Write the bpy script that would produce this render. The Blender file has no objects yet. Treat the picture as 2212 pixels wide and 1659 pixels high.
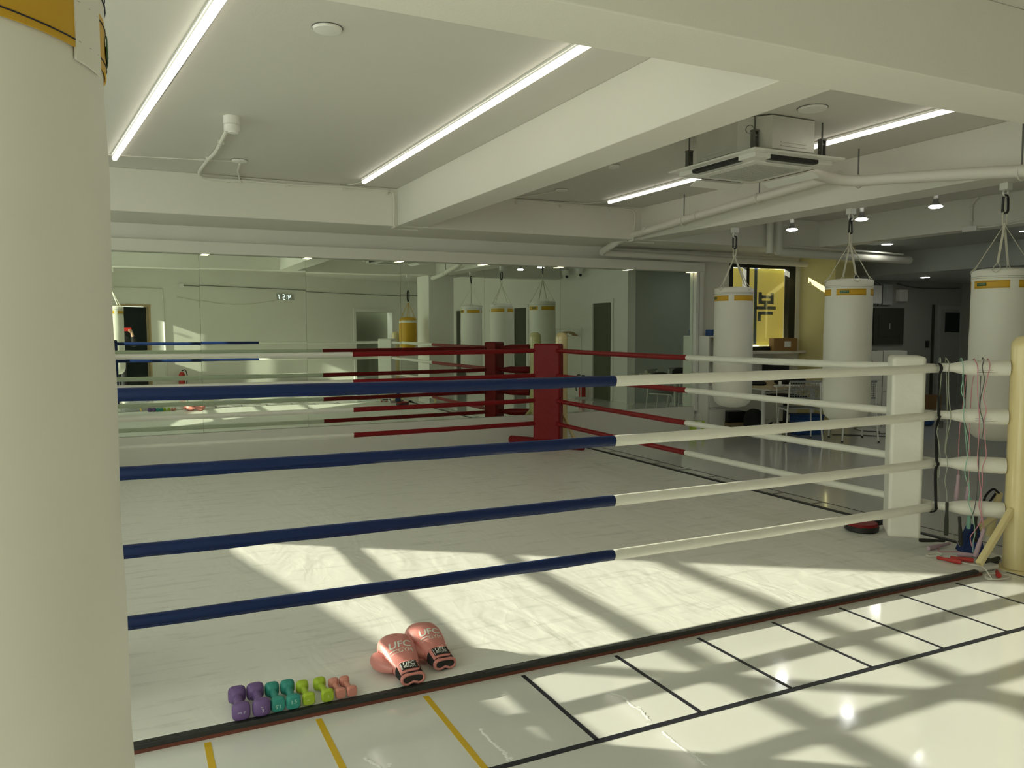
import bpy, bmesh, math, random
from math import sin, cos, tan, pi, radians as rad, atan2, sqrt, hypot
from mathutils import Vector, Matrix
random.seed(7)
SC = bpy.context.scene
COL = SC.collection
V = Vector

# ------------------------------------------------------------------ materials
def nodes(m):
    m.use_nodes = True
    nt = m.node_tree
    return nt, nt.nodes, nt.links

def mat(name, color, rough=.5, metal=0.0, bump=0.0, bscale=40.0, var=0.0, vscale=3.0, coat=0.0, spec=.5, sheen=0.0, stretch=(1, 1, 1), detail=3.0):
    m = bpy.data.materials.new(name)
    nt, N, L = nodes(m)
    b = N['Principled BSDF']
    b.inputs['Base Color'].default_value = (*color, 1)
    b.inputs['Roughness'].default_value = rough
    b.inputs['Metallic'].default_value = metal
    b.inputs['Specular IOR Level'].default_value = spec
    b.inputs['Coat Weight'].default_value = coat
    b.inputs['Coat Roughness'].default_value = .06
    if sheen: b.inputs['Sheen Weight'].default_value = sheen
    if bump or var:
        tc = N.new('ShaderNodeTexCoord')
        mp = N.new('ShaderNodeMapping'); mp.inputs['Scale'].default_value = stretch
        L.new(tc.outputs['Object'], mp.inputs['Vector'])
    if bump:
        n = N.new('ShaderNodeTexNoise'); n.inputs['Scale'].default_value = bscale; n.inputs['Detail'].default_value = detail
        L.new(mp.outputs['Vector'], n.inputs['Vector'])
        bp = N.new('ShaderNodeBump'); bp.inputs['Strength'].default_value = bump; bp.inputs['Distance'].default_value = .02
        L.new(n.outputs['Fac'], bp.inputs['Height']); L.new(bp.outputs['Normal'], b.inputs['Normal'])
    if var:
        n2 = N.new('ShaderNodeTexNoise'); n2.inputs['Scale'].default_value = vscale; n2.inputs['Detail'].default_value = 4
        L.new(mp.outputs['Vector'], n2.inputs['Vector'])
        rp = N.new('ShaderNodeValToRGB')
        rp.color_ramp.elements[0].position = .3; rp.color_ramp.elements[1].position = .7
        rp.color_ramp.elements[0].color = (*[c * (1 - var) for c in color], 1)
        rp.color_ramp.elements[1].color = (*color, 1)
        L.new(n2.outputs['Fac'], rp.inputs['Fac']); L.new(rp.outputs['Color'], b.inputs['Base Color'])
    return m

def emis(name, color, strength):
    m = bpy.data.materials.new(name)
    nt, N, L = nodes(m)
    b = N['Principled BSDF']
    b.inputs['Base Color'].default_value = (.8, .8, .8, 1)
    b.inputs['Emission Color'].default_value = (*color, 1)
    b.inputs['Emission Strength'].default_value = strength
    return m

M = {}
M['wall'] = mat('white wall paint', (.80, .79, .74), .55, bump=.06, bscale=60, var=.04, vscale=1.2)
M['slab'] = mat('white slab paint', (.67, .655, .60), .7, bump=.05, bscale=90, var=.05, vscale=.8)
M['ceil'] = mat('white beam paint', (.77, .755, .69), .7, bump=.05, bscale=90, var=.04, vscale=.8)
M['wall_dark'] = mat('grey wall paint', (.36, .365, .33), .6, bump=.05, bscale=60, var=.06, vscale=1.5)
M['wall_grey'] = mat('mid grey wall paint', (.42, .44, .42), .6, bump=.05, bscale=60, var=.06, vscale=1.5)
M['wall_yellow_glow'] = mat('wall paint with banner glow', (.72, .64, .30), .6, bump=.05, bscale=60, var=.06, vscale=1.5)  # banner's yellow glow is put into this wall's base colour
M['white_plastic'] = mat('white plastic', (.78, .77, .73), .35)
M['white_metal'] = mat('white powder coat', (.74, .74, .71), .35)
M['pipe'] = mat('white pipe wrap', (.74, .72, .66), .55, bump=.25, bscale=14, detail=2)
M['conduit'] = mat('painted conduit', (.72, .71, .64), .65)
M['steel'] = mat('galvanised steel', (.70, .70, .66), .36, .55, var=.08, vscale=6)
M['dark_steel'] = mat('dark steel', (.16, .16, .15), .4, .6)
M['black'] = mat('black plastic', (.012, .012, .012), .45)
M['black_fabric'] = mat('black webbing', (.014, .014, .015), .85, bump=.3, bscale=300)
M['black_rubber'] = mat('black rubber edging', (.022, .024, .022), .5, bump=.25, bscale=60, var=.3, vscale=8)
M['red_wood'] = mat('red brown painted wood', (.17, .042, .022), .55, bump=.25, bscale=30, var=.3, vscale=9, stretch=(.3, 1, 1))
M['white_vinyl'] = mat('white vinyl', (.80, .79, .72), .38, bump=.25, bscale=16, detail=2, var=.05, vscale=5)
M['blue_vinyl'] = mat('blue vinyl', (.007, .020, .088), .42, spec=.25, bump=.22, bscale=18, detail=2)
M['red_vinyl'] = mat('red vinyl', (.22, .007, .010), .42, spec=.25, bump=.16, bscale=18, detail=2)
M['cream'] = mat('cream enamel', (.80, .68, .36), .22, var=.05, vscale=4, coat=.3)
M['bag_white'] = mat('white canvas leather', (.82, .81, .74), .5, bump=.10, bscale=5, detail=4, var=.07, vscale=2.5)
M['bag_yellow'] = mat('yellow leather band', (.62, .36, .018), .5, bump=.08, bscale=30)
M['thread'] = mat('dark thread', (.015, .016, .03), .8)
M['green_label'] = mat('dark green label', (.03, .10, .045), .6)
M['green_text'] = mat('pale green lettering', (.35, .50, .36), .6)
M['strap_white'] = mat('off white webbing', (.62, .60, .50), .8, bump=.2, bscale=200)
M['yellow_strap'] = mat('yellow webbing', (.62, .40, .05), .8)
M['tape_black'] = mat('black floor tape', (.012, .013, .022), .45)
M['tape_yellow'] = mat('yellow floor tape', (.62, .40, .015), .45)
M['scuff'] = mat('white paint drips', (.9, .9, .88), .2)
M['pink'] = mat('pink leather', (.66, .25, .225), .36, bump=.10, bscale=22, detail=2)
M['pink_cuff'] = mat('pink leather cuff', (.63, .24, .215), .45, bump=.1, bscale=40)
M['print_white'] = mat('white print', (.78, .79, .74), .5)
M['purple_nv'] = mat('purple vinyl coat', (.15, .085, .25), .5, bump=.05, bscale=200)
M['teal_nv'] = mat('teal vinyl coat', (.03, .27, .23), .5, bump=.05, bscale=200)
M['lime_nv'] = mat('lime vinyl coat', (.36, .50, .03), .5, bump=.05, bscale=200)
M['pink_nv'] = mat('salmon vinyl coat', (.62, .25, .20), .5, bump=.05, bscale=200)
M['print_grey'] = mat('pale lilac print', (.52, .48, .60), .5)
M['print_teal'] = mat('pale teal print', (.42, .66, .58), .5)
M['print_lime'] = mat('pale lime print', (.62, .74, .32), .5)
M['cord_white'] = mat('white cord', (.76, .75, .68), .4)
M['cord_grey'] = mat('grey green cord', (.33, .36, .28), .5)
M['cord_mint'] = mat('mint cord', (.32, .55, .44), .4)
M['cord_pink'] = mat('pink cord', (.62, .27, .33), .4)
M['cord_dark'] = mat('dark grey cord', (.10, .10, .10), .4)
M['lilac'] = mat('lilac foam', (.52, .38, .46), .6)
M['grip_black'] = mat('black foam grip', (.03, .033, .025), .7)
M['grip_mint'] = mat('mint grip', (.27, .55, .44), .5)
M['red_plastic'] = mat('red plastic', (.50, .035, .03), .35)
M['blue_foam'] = mat('blue fabric', (.008, .03, .14), .7)
M['wood'] = mat('light wood', (.50, .37, .20), .5, bump=.05, bscale=20, stretch=(1, 8, 1), var=.15, vscale=4)
M['desk'] = mat('maple desk top', (.48, .38, .24), .45, var=.1, vscale=5, stretch=(1, 6, 1))
M['cardboard'] = mat('brown cardboard', (.30, .17, .06), .8, var=.1, vscale=5)
M['cardboard_pale'] = mat('dull cardboard', (.26, .20, .11), .8, var=.1, vscale=5)
M['paper'] = mat('white paper', (.8, .8, .78), .7)
M['grey_plastic'] = mat('grey plastic', (.24, .26, .25), .5)
M['grille_grey'] = mat('pale grey plastic', (.50, .50, .46), .5)
M['dark_panel'] = mat('dark olive panel', (.05, .052, .035), .5)
M['dark_glass'] = mat('dark window glass', (.012, .02, .02), .08)
M['olive_dark'] = mat('olive door and doorway shade', (.10, .105, .065), .7)
M['lime_paper'] = mat('lime paper', (.42, .60, .04), .6)
M['plastic_bag'] = mat('clear plastic bag', (.55, .55, .50), .25, bump=.5, bscale=18)
M['skin'] = mat('skin', (.55, .33, .23), .5)
M['hair'] = mat('black hair', (.015, .012, .01), .5)
M['jacket'] = mat('black jacket cloth', (.014, .014, .016), .8, bump=.2, bscale=20)
M['trousers'] = mat('dark trousers cloth', (.03, .03, .035), .8)
M['shoe'] = mat('white shoe', (.6, .6, .58), .5)
M['phone_red'] = mat('red phone case', (.62, .03, .03), .4)
M['blue_box'] = mat('blue plastic box', (.01, .06, .22), .5)
M['lamp_on'] = emis('lit bulb', (1, 1, .98), 40.0)
M['led'] = emis('lit diffuser', (1, .93, .80), 3.2)
M['down_on'] = emis('lit warm downlight', (1, .86, .50), 3.5)
M['disc_on'] = emis('lit white disc', (1, 1, .88), 40)
M['digit'] = emis('lit clock digits', (.85, 1, 1), 1.6)

# floor: white epoxy, very glossy
m = mat('white epoxy floor', (.715, .715, .68), .12, var=.04, vscale=.7, coat=.4); M['floor'] = m
nt, N, L = nodes(m)
# canvas with wrinkles and scuffs
def canvas_mat():
    m = bpy.data.materials.new('white ring canvas')
    nt, N, L = nodes(m)
    b = N['Principled BSDF']; b.inputs['Roughness'].default_value = .42
    tc = N.new('ShaderNodeTexCoord')
    mp = N.new('ShaderNodeMapping'); mp.inputs['Scale'].default_value = (1.3, .55, 1); mp.inputs['Rotation'].default_value = (0, 0, rad(28))
    L.new(tc.outputs['Object'], mp.inputs['Vector'])
    w = N.new('ShaderNodeTexNoise'); w.inputs['Scale'].default_value = 2.4; w.inputs['Detail'].default_value = 2; w.inputs['Distortion'].default_value = 1.4
    L.new(mp.outputs['Vector'], w.inputs['Vector'])
    w2 = N.new('ShaderNodeTexNoise'); w2.inputs['Scale'].default_value = 3.2; w2.inputs['Detail'].default_value = 2; w2.inputs['Distortion'].default_value = 2.2
    L.new(mp.outputs['Vector'], w2.inputs['Vector'])
    sub = N.new('ShaderNodeMath'); sub.operation = 'SUBTRACT'; sub.inputs[1].default_value = .5
    L.new(w2.outputs['Fac'], sub.inputs[0])
    ab = N.new('ShaderNodeMath'); ab.operation = 'ABSOLUTE'; L.new(sub.outputs[0], ab.inputs[0])
    mr = N.new('ShaderNodeMapRange'); mr.inputs['From Min'].default_value = 0; mr.inputs['From Max'].default_value = .10
    mr.inputs['To Min'].default_value = .03; mr.inputs['To Max'].default_value = 0
    L.new(ab.outputs[0], mr.inputs['Value'])
    add = N.new('ShaderNodeMath'); add.operation = 'ADD'
    L.new(w.outputs['Fac'], add.inputs[0]); L.new(mr.outputs[0], add.inputs[1])
    bp = N.new('ShaderNodeBump'); bp.inputs['Strength'].default_value = .32; bp.inputs['Distance'].default_value = .03
    L.new(add.outputs[0], bp.inputs['Height']); L.new(bp.outputs['Normal'], b.inputs['Normal'])
    # scuffs: thin dark rubbed streaks
    m2 = N.new('ShaderNodeMapping'); m2.inputs['Scale'].default_value = (2.2, 14, 1); m2.inputs['Rotation'].default_value = (0, 0, rad(20))
    L.new(tc.outputs['Object'], m2.inputs['Vector'])
    s = N.new('ShaderNodeTexNoise'); s.inputs['Scale'].default_value = 1.1; s.inputs['Detail'].default_value = 6; s.inputs['Roughness'].default_value = .65
    L.new(m2.outputs['Vector'], s.inputs['Vector'])
    rp = N.new('ShaderNodeValToRGB')
    rp.color_ramp.elements[0].position = .28; rp.color_ramp.elements[0].color = (.60, .60, .57, 1)
    rp.color_ramp.elements[1].position = .46; rp.color_ramp.elements[1].color = (.79, .785, .74, 1)
    L.new(s.outputs['Fac'], rp.inputs['Fac']); L.new(rp.outputs['Color'], b.inputs['Base Color'])
    return m
M['canvas'] = canvas_mat()

def mirror_mat():
    m = bpy.data.materials.new('mirror silvering')
    nt, N, L = nodes(m)
    b = N['Principled BSDF']
    b.inputs['Base Color'].default_value = (.80, .89, .79, 1); b.inputs['Metallic'].default_value = 1; b.inputs['Roughness'].default_value = .0
    return m
M['mirror'] = mirror_mat()

def glass_mat():
    m = bpy.data.materials.new('window glass')
    nt, N, L = nodes(m)
    N.remove(N['Principled BSDF'])
    o = N['Material Output']
    t = N.new('ShaderNodeBsdfTransparent'); t.inputs['Color'].default_value = (.95, .97, .95, 1)
    g = N.new('ShaderNodeBsdfGlossy'); g.inputs['Roughness'].default_value = .02
    mx = N.new('ShaderNodeMixShader'); mx.inputs[0].default_value = .06
    L.new(t.outputs[0], mx.inputs[1]); L.new(g.outputs[0], mx.inputs[2]); L.new(mx.outputs[0], o.inputs['Surface'])
    return m
M['glass'] = glass_mat()

def banner_mat():
    m = bpy.data.materials.new('yellow banner cloth')
    nt, N, L = nodes(m)
    N.remove(N['Principled BSDF'])
    o = N['Material Output']
    d = N.new('ShaderNodeBsdfDiffuse'); d.inputs['Color'].default_value = (.70, .62, .09, 1)
    t = N.new('ShaderNodeBsdfTranslucent'); t.inputs['Color'].default_value = (.45, .405, .23, 1)
    mx = N.new('ShaderNodeMixShader'); mx.inputs[0].default_value = .55
    L.new(d.outputs[0], mx.inputs[1]); L.new(t.outputs[0], mx.inputs[2]); L.new(mx.outputs[0], o.inputs['Surface'])
    return m
M['banner'] = banner_mat()
def print_mat():
    m = bpy.data.materials.new('grey banner print')
    nt, N, L = nodes(m)
    N.remove(N['Principled BSDF'])
    o = N['Material Output']
    d = N.new('ShaderNodeBsdfDiffuse'); d.inputs['Color'].default_value = (.16, .17, .10, 1)
    t = N.new('ShaderNodeBsdfTranslucent'); t.inputs['Color'].default_value = (.36, .46, .8, 1)
    mx = N.new('ShaderNodeMixShader'); mx.inputs[0].default_value = .55
    L.new(d.outputs[0], mx.inputs[1]); L.new(t.outputs[0], mx.inputs[2]); L.new(mx.outputs[0], o.inputs['Surface'])
    return m
M['banner_print'] = print_mat()

# ------------------------------------------------------------------ mesh builder
class MB:
    def __init__(s): s.v = []; s.f = []; s.mi = []
    def add(s, vs, fs, mi=0):
        o = len(s.v); s.v += [tuple(x) for x in vs]; s.f += [tuple(i + o for i in f) for f in fs]; s.mi += [mi] * len(fs)
        return s
    def box(s, x0, x1, y0, y1, z0, z1, mi=0):
        vs = [(x0, y0, z0), (x1, y0, z0), (x1, y1, z0), (x0, y1, z0), (x0, y0, z1), (x1, y0, z1), (x1, y1, z1), (x0, y1, z1)]
        return s.add(vs, [(3, 2, 1, 0), (4, 5, 6, 7), (0, 1, 5, 4), (1, 2, 6, 5), (2, 3, 7, 6), (3, 0, 4, 7)], mi)
    def bar(s, p, q, w, h, up=(0, 0, 1), mi=0):          # rectangular bar from p to q
        p = V(p); q = V(q); d = (q - p).normalized(); u = V(up)
        r = d.cross(u)
        if r.length < 1e-4: r = d.cross(V((1, 0, 0)))
        r.normalize(); u = r.cross(d).normalized()
        vs = []
        for c in (p, q):
            for a, b in ((-1, -1), (1, -1), (1, 1), (-1, 1)): vs.append(c + r * a * w / 2 + u * b * h / 2)
        return s.add(vs, [(3, 2, 1, 0), (4, 5, 6, 7), (0, 1, 5, 4), (1, 2, 6, 5), (2, 3, 7, 6), (3, 0, 4, 7)], mi)
    def prism(s, poly, fn, d0, d1, mi=0):                # poly in (u,v), fn(u,v,d) -> xyz
        n = len(poly)
        vs = [fn(u, v, d0) for u, v in poly] + [fn(u, v, d1) for u, v in poly]
        fs = [tuple(range(n))[::-1], tuple(range(n, 2 * n))] + [(i, (i + 1) % n, (i + 1) % n + n, i + n) for i in range(n)]
        return s.add(vs, fs, mi)
    def tube(s, pts, r, seg=10, closed=False, mi=0, flat=None):
        pts = [V(p) for p in pts]; n = len(pts)
        rs = r if isinstance(r, (list, tuple)) else [r] * n
        T = []
        for i in range(n):
            a = pts[(i - 1) % n] if (i > 0 or closed) else pts[i]; b = pts[(i + 1) % n] if (i < n - 1 or closed) else pts[i]
            t = (b - a); T.append(t.normalized() if t.length > 1e-9 else V((0, 0, 1)))
        u = T[0].orthogonal().normalized(); vs = []
        if flat is not None:
            f = V(flat); u = (f - T[0] * f.dot(T[0])).normalized()
        for i in range(n):
            u = (u - T[i] * u.dot(T[i])); u = u.normalized() if u.length > 1e-6 else T[i].orthogonal().normalized()
            w = T[i].cross(u)
            for k in range(seg):
                a = 2 * pi * k / seg; vs.append(pts[i] + (u * cos(a) + w * sin(a)) * rs[i])
        fs = []
        m = n if closed else n - 1
        for i in range(m):
            for k in range(seg):
                a = i * seg + k; b = i * seg + (k + 1) % seg; c = ((i + 1) % n) * seg + (k + 1) % seg; d = ((i + 1) % n) * seg + k
                fs.append((a, b, c, d))
        if not closed: fs += [tuple(range(seg))[::-1], tuple(range((n - 1) * seg, n * seg))]
        return s.add(vs, fs, mi)
    def ribbon(s, pts, side, w, t, mi=0):                # flat strap: pts path, side dir per strap
        pts = [V(p) for p in pts]; sd = V(side).normalized(); n = len(pts); vs = []
        for i in range(n):
            a = pts[max(i - 1, 0)]; b = pts[min(i + 1, n - 1)]; d = (b - a).normalized(); nn = d.cross(sd).normalized()
            for p_, q_ in ((-1, -1), (1, -1), (1, 1), (-1, 1)): vs.append(pts[i] + sd * p_ * w / 2 + nn * q_ * t / 2)
        fs = [(3, 2, 1, 0), tuple(range(4 * n - 4, 4 * n))]
        for i in range(n - 1):
            for k in range(4): fs.append((i * 4 + k, i * 4 + (k + 1) % 4, i * 4 + 4 + (k + 1) % 4, i * 4 + 4 + k))
        return s.add(vs, fs, mi)
    def lathe(s, prof, c=(0, 0, 0), seg=32, axis='Z', mi=0, a0=0, a1=2 * pi):
        full = abs(a1 - a0 - 2 * pi) < 1e-6; vs = []; K = seg if full else seg + 1
        for r, z in prof:
            for k in range(K):
                a = a0 + (a1 - a0) * k / seg; x, y = r * cos(a), r * sin(a)
                p = (x, y, z) if axis == 'Z' else ((x, z, y) if axis == 'Y' else (z, x, y))
                vs.append((p[0] + c[0], p[1] + c[1], p[2] + c[2]))
        fs = []
        for i in range(len(prof) - 1):
            for k in range(K if full else seg):
                k2 = (k + 1) % K
                fs.append((i * K + k, i * K + k2, (i + 1) * K + k2, (i + 1) * K + k))
        if full:
            if prof[0][0] > 1e-6: fs.append(tuple(range(K))[::-1])
            if prof[-1][0] > 1e-6: fs.append(tuple(range((len(prof) - 1) * K, len(prof) * K)))
        return s.add(vs, fs, mi)
    def loft(s, secs, seg=28, mi=0, cap=True):            # secs: (y, cx, cz, w, h, n) super-ellipse rings along Y
        vs = []
        for y, cx, cz, w, h, n in secs:
            for k in range(seg):
                a = 2 * pi * k / seg; ca, sa = cos(a), sin(a)
                vs.append((cx + w / 2 * math.copysign(abs(ca) ** (2 / n), ca), y, cz + h / 2 * math.copysign(abs(sa) ** (2 / n), sa)))
        fs = []
        for i in range(len(secs) - 1):
            for k in range(seg): fs.append((i * seg + k, (i + 1) * seg + k, (i + 1) * seg + (k + 1) % seg, i * seg + (k + 1) % seg))
        if cap: fs += [tuple(range(seg)), tuple(range((len(secs) - 1) * seg, len(secs) * seg))[::-1]]
        return s.add(vs, fs, mi)
    def text(s, body, size, fn, depth=.001, shear=0.0, mi=0, bold=0.0, font_w=1.0):
        cu = bpy.data.curves.new('lettering', 'FONT'); cu.body = body; cu.size = size; cu.extrude = 0; cu.shear = shear
        cu.align_x = 'CENTER'; cu.align_y = 'CENTER'; cu.offset = bold; cu.resolution_u = 3
        ob = bpy.data.objects.new('lettering', cu); COL.objects.link(ob)
        bpy.context.view_layer.update()
        me = bpy.data.meshes.new_from_object(ob.evaluated_get(bpy.context.evaluated_depsgraph_get()))
        bm = bmesh.new(); bm.from_mesh(me); bmesh.ops.triangulate(bm, faces=bm.faces)
        bmesh.ops.recalc_face_normals(bm, faces=bm.faces)
        vs = [v.co.copy() for v in bm.verts]; fs = [[v.index for v in f.verts] for f in bm.faces]
        bm.free(); bpy.data.objects.remove(ob); bpy.data.curves.remove(cu); bpy.data.meshes.remove(me)
        s.add([fn(p.x * font_w, p.y, depth) for p in vs], fs, mi)
        return s
    def xf(s, mtx): s.v = [tuple(mtx @ V(p)) for p in s.v]; return s
    def build(s, name, mt, parent=None, origin=(0, 0, 0), smooth=35, bevel=0, bseg=2, subd=0):
        me = bpy.data.meshes.new(name)
        o = V(origin)
        me.from_pydata([tuple(V(p) - o) for p in s.v], [], s.f)
        bm = bmesh.new(); bm.from_mesh(me); bmesh.ops.recalc_face_normals(bm, faces=bm.faces); bm.to_mesh(me); bm.free()
        for mm in (mt if isinstance(mt, list) else [mt]): me.materials.append(mm)
        if len(s.mi) == len(me.polygons): me.polygons.foreach_set('material_index', s.mi)
        if smooth:
            me.polygons.foreach_set('use_smooth', [True] * len(me.polygons)); me.set_sharp_from_angle(angle=rad(smooth))
        ob = bpy.data.objects.new(name, me); COL.objects.link(ob)
        if parent: ob.parent = parent
        else: ob.location = o
        if bevel:
            md = ob.modifiers.new('Bevel', 'BEVEL'); md.width = bevel; md.segments = bseg; md.limit_method = 'ANGLE'; md.angle_limit = rad(50)
        if subd:
            md = ob.modifiers.new('Subdivision', 'SUBSURF'); md.levels = subd; md.render_levels = subd
        return ob

def tag(o, label=None, cat=None, group=None, kind=None):
    if label: o['label'] = label
    if cat: o['category'] = cat
    if group: o['group'] = group
    if kind: o['kind'] = kind
    return o
def thing(name, loc, label, cat, group=None, rz=0):
    o = bpy.data.objects.new(name, None); COL.objects.link(o); o.location = loc; o.rotation_euler = (0, 0, rz); o.empty_display_size = .1
    return tag(o, label, cat, group)
def kids(o): return [c for c in bpy.data.objects if c.parent == o]
def dup(o, parent=None, loc=None, rz=None, label=None):
    c = o.copy(); COL.objects.link(c); c.parent = parent
    if loc is not None: c.location = loc
    if rz is not None: c.rotation_euler = (0, 0, rz)
    if label: c['label'] = label
    for k in kids(o): dup(k, c)
    return c
def struct(o): o['kind'] = 'structure'; return o
def L2(p, q, t): return V(p) + (V(q) - V(p)) * t
def smooth_path(pts, n=6):                               # Catmull-Rom
    P = [V(p) for p in pts]; P = [P[0] * 2 - P[1]] + P + [P[-1] * 2 - P[-2]]; out = []
    for i in range(1, len(P) - 2):
        for k in range(n):
            t = k / n; a, b, c, d = P[i - 1], P[i], P[i + 1], P[i + 2]
            out.append(.5 * ((2 * b) + (c - a) * t + (2 * a - 5 * b + 4 * c - d) * t * t + (3 * b - a - 3 * c + d) * t ** 3))
    out.append(P[-2]); return out

# ------------------------------------------------------------------ camera (eye of the phone)
EYE = V((0, 0, 1.52)); YAW, PIT, ROL = rad(25.8245), rad(3.9729), rad(-.1085)
fw = V((sin(YAW) * cos(PIT), cos(YAW) * cos(PIT), -sin(PIT))); rt = V((cos(YAW), -sin(YAW), 0)); up = rt.cross(fw)
rt2 = rt * cos(ROL) + up * sin(ROL); up2 = -rt * sin(ROL) + up * cos(ROL)
cd = bpy.data.cameras.new('camera'); cam = bpy.data.objects.new('camera', cd); COL.objects.link(cam)
cam.matrix_world = Matrix(((rt2.x, up2.x, -fw.x, EYE.x), (rt2.y, up2.y, -fw.y, EYE.y), (rt2.z, up2.z, -fw.z, EYE.z), (0, 0, 0, 1)))
cd.sensor_width = 36; cd.lens = 36 * 1721.99 / 2212; cd.clip_start = .02; cd.clip_end = 200
SC.camera = cam

# ------------------------------------------------------------------ room shell
ZC = 3.06; ZB = 2.655
WA = V((-3.2, 9.5, 0)); WD = V((.225, -.9744, 0)).normalized()          # window wall on the left, running towards the camera
BA = V((.5, -2.4, 0)); BD = V((.885, -.4666, 0)).normalized()            # slanted wall behind the camera
def wpt(y): return WA + WD * ((y - 9.5) / WD.y)
def isect(p, d, q, e):
    k = d.x * e.y - d.y * e.x; t = ((q.x - p.x) * e.y - (q.y - p.y) * e.x) / k; return p + d * t
CORN = isect(WA, WD, BA, BD)
def bpt0(x): return BA + BD * ((x - BA.x) / BD.x)
XR = 9.1; YBR = BA.y + BD.y / BD.x * (XR - BA.x)
def wallbox(mb, p, q, z0, z1, th, mi=0):                  # box wall from p to q, thickness to the right of p->q
    p = V((p[0], p[1], 0)); q = V((q[0], q[1], 0)); d = (q - p).normalized(); n = V((d.y, -d.x, 0)) * th
    vs = [p, q, q + n, p + n]
    return mb.add([(a.x, a.y, z) for z in (z0, z1) for a in vs], [(3, 2, 1, 0), (4, 5, 6, 7), (0, 1, 5, 4), (1, 2, 6, 5), (2, 3, 7, 6), (3, 0, 4, 7)], mi)

mb = MB(); mb.box(-4, 16, -8, 11, -.2, 0); struct(mb.build('floor', M['floor'], smooth=0))
mb = MB(); pa = wpt(9.72); pb = CORN; pc = bpt0(15.2); mb.prism([(pa.x - .15, 9.72), (pb.x - .2, pb.y - .2), (pc.x, pc.y - .2), (15.2, 10.6), (9.72, 10.6), (9.72, 9.72)], lambda u, v, d: (u, v, d), ZC, ZC + .2); struct(mb.build('ceiling', M['slab'], smooth=0))
# far wall with the mirrors, opening for the banner window
mb = MB()
mb.box(-3.4, 8.25, 9.50, 9.75, 0, ZC); mb.box(8.25, 9.60, 9.50, 9.75, 0, 1.17); mb.box(8.25, 9.60, 9.50, 9.75, 2.55, ZC); mb.box(9.60, 9.75, 9.50, 9.75, 0, ZC)
mb.box(-3.2, 7.57, 9.44, 9.50, 0, .362)
struct(mb.build('wall_far', M['wall'], smooth=0))
# left wall with openings
mb = MB(); TW = -.25
def wl(y0, y1, z0, z1, th=.18): wallbox(mb, wpt(y0), wpt(y1), z0, z1, th)
SILL, HEAD = 1.245, 2.80
LOW = .16  # unseen near window, lowered and widened to add fill behind the camera
wl(9.5, 3.3, 0, SILL); wl(3.3, -.5, 0, LOW); wl(-.5, CORN.y, 0, SILL, .05); wl(9.5, 8.52, SILL, ZC); wl(8.52, -.5, HEAD, ZC); wl(-.5, CORN.y, 2.3, ZC, .05)
wl(-.80, -.5, SILL, 2.3, .05); wl(-1.07, -1.22, SILL, 2.3, .05); wl(-1.56, CORN.y, SILL, 2.3, .05); wl(3.36, 3.24, LOW, HEAD)
struct(mb.build('wall_left', M['wall'], smooth=0))
nwin = 0
for y0, y1, z0, z1, mull in ((8.52, 3.36, SILL, HEAD, (6.05,)), (3.24, -.5, LOW, HEAD, (1.9, .6)), (-.80, -1.07, SILL, 2.3, ()), (-1.22, -1.56, SILL, 2.3, ())):
    nwin += 1; mb = MB(); a = wpt(y0); b = wpt(y1); n = V((WD.y, -WD.x, 0)) * (.09 if z1 > 2.5 else .025); a = a + n; b = b + n; fwid = .035
    for z in (z0 + fwid / 2, z1 - fwid / 2): mb.bar((a.x, a.y, z), (b.x, b.y, z), .05, fwid)
    for y in (y0, y1) + mull:
        c = wpt(y) + n; ww = .10 if y in mull else .03
        c = c + WD * (ww / 2 if y == y0 else (-ww / 2 if y == y1 else 0))
        mb.bar((c.x, c.y, z0), (c.x, c.y, z1), ww, .05, up=(n.x, n.y, 0))
    w = struct(mb.build('window_%d' % nwin, M['dark_steel'], smooth=0)); w['label'] = 'dark framed window in the left wall'
    g = MB(); g.bar((a.x, a.y, (z0 + z1) / 2), (b.x, b.y, (z0 + z1) / 2), .006, z1 - z0 - .04); g.build('pane', M['glass'], w, smooth=0)
# slanted wall behind the camera, with a glass door and a doorway
def bpt(x): return BA + BD * ((x - BA.x) / BD.x)
mb = MB(); OPEN = [(-.13, .55, 2.07), (6.45, 7.94, 2.07)]; xs = CORN.x - .3
for x0, x1, zt in OPEN:
    wallbox(mb, bpt(xs), bpt(x0), 0, ZC, .2); wallbox(mb, bpt(x0), bpt(x1), zt, ZC, .2); xs = x1
wallbox(mb, bpt(xs), bpt(XR + .2), 0, ZC, .2)
struct(mb.build('wall_back', M['wall'], smooth=0))
BN = V((BD.y, -BD.x, 0))                                   # outward (away from the room)
def onback(x, z, off): p = bpt(x) - BN * off; return V((p.x, p.y, z))
ndoor = 0
def doorframe(x0, x1, zt, frame_m, w=.07):
    global ndoor; ndoor += 1; mb = MB()
    for x in (x0, x1): mb.bar(onback(x, 0, -.10), onback(x, zt + w * .5, -.10), w, .23, up=(BN.x, BN.y, 0))
    mb.bar(onback(x0 - w / 2, zt + w / 2, -.099), onback(x1 + w / 2, zt + w / 2, -.099), .236, w)
    return struct(mb.build('door_%d' % ndoor, frame_m, smooth=0))
d = doorframe(-.13, .55, 2.07, M['wood'], .05)
mb = MB(); mb.bar(onback(-.10, 1.04, -.10), onback(.52, 1.04, -.10), .03, 2.04); mb.build('door_leaf_or_shade', M['dark_glass'], d, smooth=0)
d = doorframe(6.45, 7.94, 2.07, M['white_plastic'], .10)
mb = MB(); mb.bar(onback(6.5, 1.04, -.55), onback(8.3, 1.04, -.55), .03, 2.1); mb.build('door_leaf_or_shade', M['olive_dark'], d, smooth=0)  # dark sheet behind the open doorway, its shade put into the colour
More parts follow.
